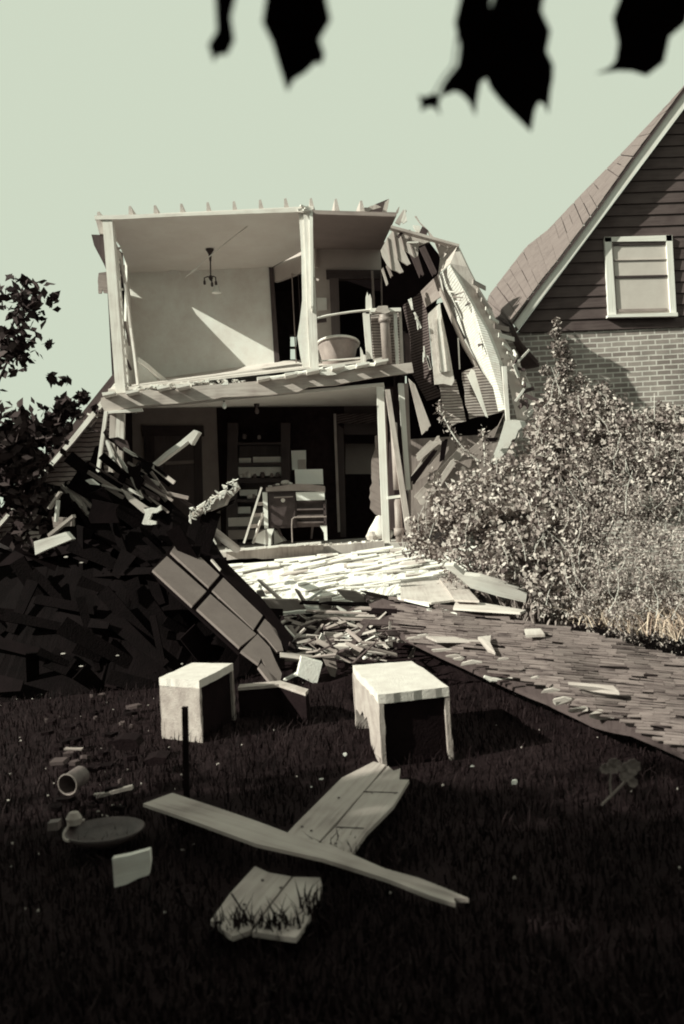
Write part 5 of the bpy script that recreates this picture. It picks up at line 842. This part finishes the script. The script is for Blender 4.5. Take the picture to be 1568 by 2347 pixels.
# dry straw at the right
def straw(name, label, n, reg, mat, hr, lean=.6, w_=.006, kind='stuff', zb=0.0):
    vs = np.zeros((n*5, 3)); 
    for i in range(n):
        p = reg(); h_ = random.uniform(*hr); a = random.uniform(0, 6.28); d = Vector((math.cos(a), math.sin(a), 0))*h_*lean*random.random(); r = Vector((math.cos(a+1.57+random.uniform(-1, 1)), math.sin(a+1.57), 0)); r.y *= .3; r = r.normalized()*w_*random.uniform(.6, 1.3)
        m_ = p+d*.35+Vector((0, 0, h_*.6)); vs[i*5:(i+1)*5] = [tuple(p-r), tuple(p+r), tuple(m_+r*.7), tuple(m_-r*.7), tuple(p+d+Vector((0, 0, h_*(1-.3*random.random()))))]
    fs = [];
    for i in range(n): o = i*5; fs += [(o, o+1, o+2, o+3), (o+3, o+2, o+4)]
    o0 = vs.mean(0); o0[2] = 0; me = bpy.data.meshes.new(name); me.from_pydata((vs-o0).tolist(), [], fs); at = me.attributes.new('rnd', 'FLOAT', 'POINT'); at.data.foreach_set('value', np.repeat(rng.random(n), 5).astype(np.float32))
    me.materials.append(M[mat]); o = bpy.data.objects.new(name, me); COL.objects.link(o); o.location = o0; return tag(o, label, kind=kind)
def reg_px(poly_fn): return poly_fn
def r_straw():
    u = random.uniform(1300, 1640); v = 1400+(u-1300)*.16+random.uniform(-40, 30); return G(0, u, v, .35+.1*random.random())
straw('dry_straw', 'pale dry straw along the upper edge of the fallen roof', 800, r_straw, 'straw', (.08, .24), 2.4, .005)
BP = [[(ZT[n][0]+ZT[n][2]*x, ZT[n][1]+ZT[n][2]*y) for x, y in pts] for n, pts, *_ in BD]+[up_+lo_]
def inboards(p):
    x_, z_ = p.x/p.y*FPX, (p.z-EYE)/p.y*FPX; u = 784+x_*CR-z_*SR; v = 1173.5-(x_*SR+z_*CR)
    for pl in BP:
        c_ = False
        for i in range(len(pl)):
            (x0, y0), (x1, y1) = pl[i-1], pl[i]
            if (y0 > v) != (y1 > v) and u < (x1-x0)*(v-y0)/(y1-y0)+x0: c_ = not c_
        if c_: return True
    return False
def r_grass():
    while True:
        y = 2.2+random.random()**1.3*7; x = random.uniform(-.5, .5)*y if random.random() < .8 else random.choice([-1, 1])*random.uniform(.5, .95)*y
        p = Vector((x, y, gz(x, y)-.02)); u = 784+x/y*1805
        # keep the boards partly clear
        if random.random() < .985 and (inboards(p) or inboards(p+Vector((0, 0, .06)))): continue
        return p
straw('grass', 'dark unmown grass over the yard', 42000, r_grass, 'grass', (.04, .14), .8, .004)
def r_tall():
    k = random.random()
    if k < .3: p = G(11, random.uniform(20, 660), random.uniform(1330, 1400), 0)
    elif k < .55: p = G(10, random.uniform(820, 1300), random.uniform(560, 680), 0)
    elif k < .8: p = G(11, random.uniform(760, 1300), random.uniform(820, 960), 0)
    else: p = G(11, random.uniform(640, 900), random.uniform(1180, 1300), 0)
    return p
straw('tall_grass', 'taller black grass blades around the ground boards', 520, r_tall, 'grass', (.05, .17), .9, .005)
mb = MB()
for k in range(110):
    y = 3.2+random.random()*5; x = random.choice([random.uniform(-.45, -.2), random.uniform(-.45, .42)])*y; p = Vector((x, y, gz(x, y)+.03)); s_ = random.uniform(.002, .01)
    mb.prism([p+Vector((math.cos(a)*s_*random.uniform(.6, 1.3), math.sin(a)*s_*random.uniform(.6, 1.3), random.uniform(0, s_))) for a in (0, 1.4, 2.8, 4.4)], (0, 0, .006))
tag(mb.build('plaster_crumbs', 'wood'), 'pale crumbs of plaster scattered in the dark grass', kind='stuff')
# right foreground flower weed
fw = thing('flowering_weed', 'pale blurred flower heads on thin stems at the right edge of the dark yard', 'plant', G(12, 1330, 470, 0))
mb = MB(); mb.tube(q(12, [(1330, 468), (1400, 400), (1480, 320), (1520, 260)], 3.3), .005, 5); mb.tube(q(12, [(1390, 400), (1385, 320), (1392, 230)], 3.3), .004, 5); mb.tube([G(12, 1330, 470, 0), P(12, 1330, 468, 3.3)], .005, 5); mb.build('stem', 'mid', fw)
for x, y, r in ((1405, 205, .03), (1385, 225, .02), (1345, 225, .02), (1500, 235, .035), (1480, 270, .025), (1530, 210, .03), (1528, 315, .02)):
    c = P(12, x, y, 3.3); mb = MB()
    for k in range(7):
        a = k*.9; mb.prism([c, c+Vector((math.cos(a)*r, -.01, math.sin(a)*r)), c+Vector((math.cos(a+.5)*r*1.1, -.015, math.sin(a+.5)*r*1.1)), c+Vector((math.cos(a+.9)*r*.9, -.01, math.sin(a+.9)*r*.9))], (0, .003, 0))
    mb.build('flower_head', 'petal', fw)
# trees
def tree(label, base, h, tr, bl_, n, size, mat, group=None):
    t = thing('tree', label, 'tree', base, group); mb = MB(); b_ = Vector(base)
    mb.tube([b_+Vector((0, 0, -.2)), b_+Vector((.08, .05, h*.35)), b_+Vector((-.05, .1, h*.7)), b_+Vector((0, 0, h))], [tr*1.3, tr, tr*.7, tr*.35], 10); mb.build('trunk', 'bark', t, True)
    mb = MB()
    for bb in bl_:
        if bb[4] < 1: continue
        a = b_+Vector((0, 0, min(h, bb[0].z)*.7)); mb.tube([a, a.lerp(bb[0], .5)+Vector((0, 0, .15)), bb[0]], [tr*.4, tr*.25, tr*.08], 6)
    mb.build('limb', 'bark', t, True); leaves(n, blobs(bl_, .1), size, mat, 'crown', t, .6); return t
lb = [ray_blob(u, v, r, 8.5, .8, wt) for u, v, r, wt in ((60, 1010, 75, 3), (10, 1080, 100, 4), (150, 940, 28, .8), (190, 910, 14, .2), (120, 985, 34, .95), (55, 1110, 60, 1.6), (-80, 1000, 120, 4), (120, 868, 14, .12), (150, 872, 10, .07), (50, 690, 62, 1.0), (120, 680, 12, .05), (30, 800, 55, 1.0), (112, 785, 8, .03), (215, 935, 12, .12), (60, 1200, 50, .7))]
tree('small broad leaved tree at the left edge against the sky', (-4.3, 8.5, 0), 2.3, .1, lb, 2900, .13, 'leafd')
def V(*a): return Vector(a)
b1 = [(V(-8.6, .3, 4.6), 2.2, 1.6, 1.5, 3), (V(-10.5, -.8, 5.2), 2.2, 2.2, 2, 3), (V(-6.6, -1.6, 6.4), 2.4, 2, 1.6, 3), (V(-9, -3.0, 4.5), 2.5, 2.2, 2.4, 3)]  # unseen crown placed to shade the foreground and leave the piers sunlit
tree('large unseen tree added left of the viewpoint for shade', (-8.8, -1.5, 0), 6, .3, b1, 9000, .3, 'leafd')
b2 = [(V(0, -5, 5), 4, 2, 3, 4), (V(6, -4, 4.5), 4, 2, 3.5, 4), (V(-3, -6, 4), 4, 2, 3.5, 4), (V(11, 1, 4.5), 2.5, 4, 4, 4), (V(3, -1.5, 8.5), 4, 3, 1.5, 3), (V(-1.5, -.5, 8.8), 3, 2.5, 1.4, 2)]  # unseen crown masses shaped to block sky light from behind
t2 = tree('large tree behind the viewpoint whose branch overhangs the view, its unseen crown shaped to block sky', (2.5, -4.5, 0), 8, .35, b2, 16000, .34, 'leafd')
# overhanging leaves
LV = [[(950, -200), (925, -90), (944, -10), (936, 60), (912, 88), (886, 125), (870, 165), (905, 160), (925, 150), (950, 160), (976, 188), (998, 238), (1004, 182), (1016, 122), (1036, 104), (1062, 90), (1072, 20), (1040, -60), (1060, -220)],
      [(1080, -230), (1030, -80), (1056, -10), (1040, 40), (1036, 104), (1052, 142), (1090, 190), (1140, 240), (1194, 294), (1206, 222), (1222, 188), (1240, 196), (1254, 230), (1262, 152), (1270, 108), (1272, 60), (1248, 12), (1262, -60), (1230, -130), (1250, -240)],
      [(798, 165), (818, 172), (850, 160), (880, 172), (868, 196), (876, 234), (858, 210), (835, 204), (806, 222), (808, 196)], [(270, -230), (250, -90), (285, -20), (296, 20), (314, 80), (337, 153), (360, 110), (402, 84), (436, 50), (459, 54), (468, 20), (450, -30), (490, -100), (460, -240)],
      [(1424, 88), (1466, 70), (1490, 44), (1500, -20), (1480, -110), (1530, -240), (1760, -240), (1740, -90), (1680, -40), (1660, 50), (1600, 96), (1550, 80), (1500, 78)], [(78, 48), (92, 24), (128, 20), (152, -30), (140, -110), (170, -240), (80, -240), (90, -60), (60, -10)]]
mb = MB(); mb.tube(q(13, [(-300, -390), (100, -300), (420, -330), (800, -300), (1080, -335), (1500, -310), (2200, -400)], .95), [.005]*7, 6); mb.tube([P(13, 2200, -400, .95), Vector((1.6, .5, 3.2)), Vector((2.5, -3.5, 6.0))], [.006, .02, .07], 7)

mb.tube(q(13, [(990, -330), (930, -20), (920, 60), (880, 110), (850, 165)], .95), .0012, 5)
mb.build('overhanging_twig', 'black', t2)
for i, l in enumerate(LV):
    mb = MB(); pp = [P(13, x, y, (1.35+.00016*(x-900)+.05*i*.2+.0004*(y-60))*.7) for x, y in l]; mb.prism(pp, (0, .002, 0)); mb.build('leaf', 'leafk', t2)
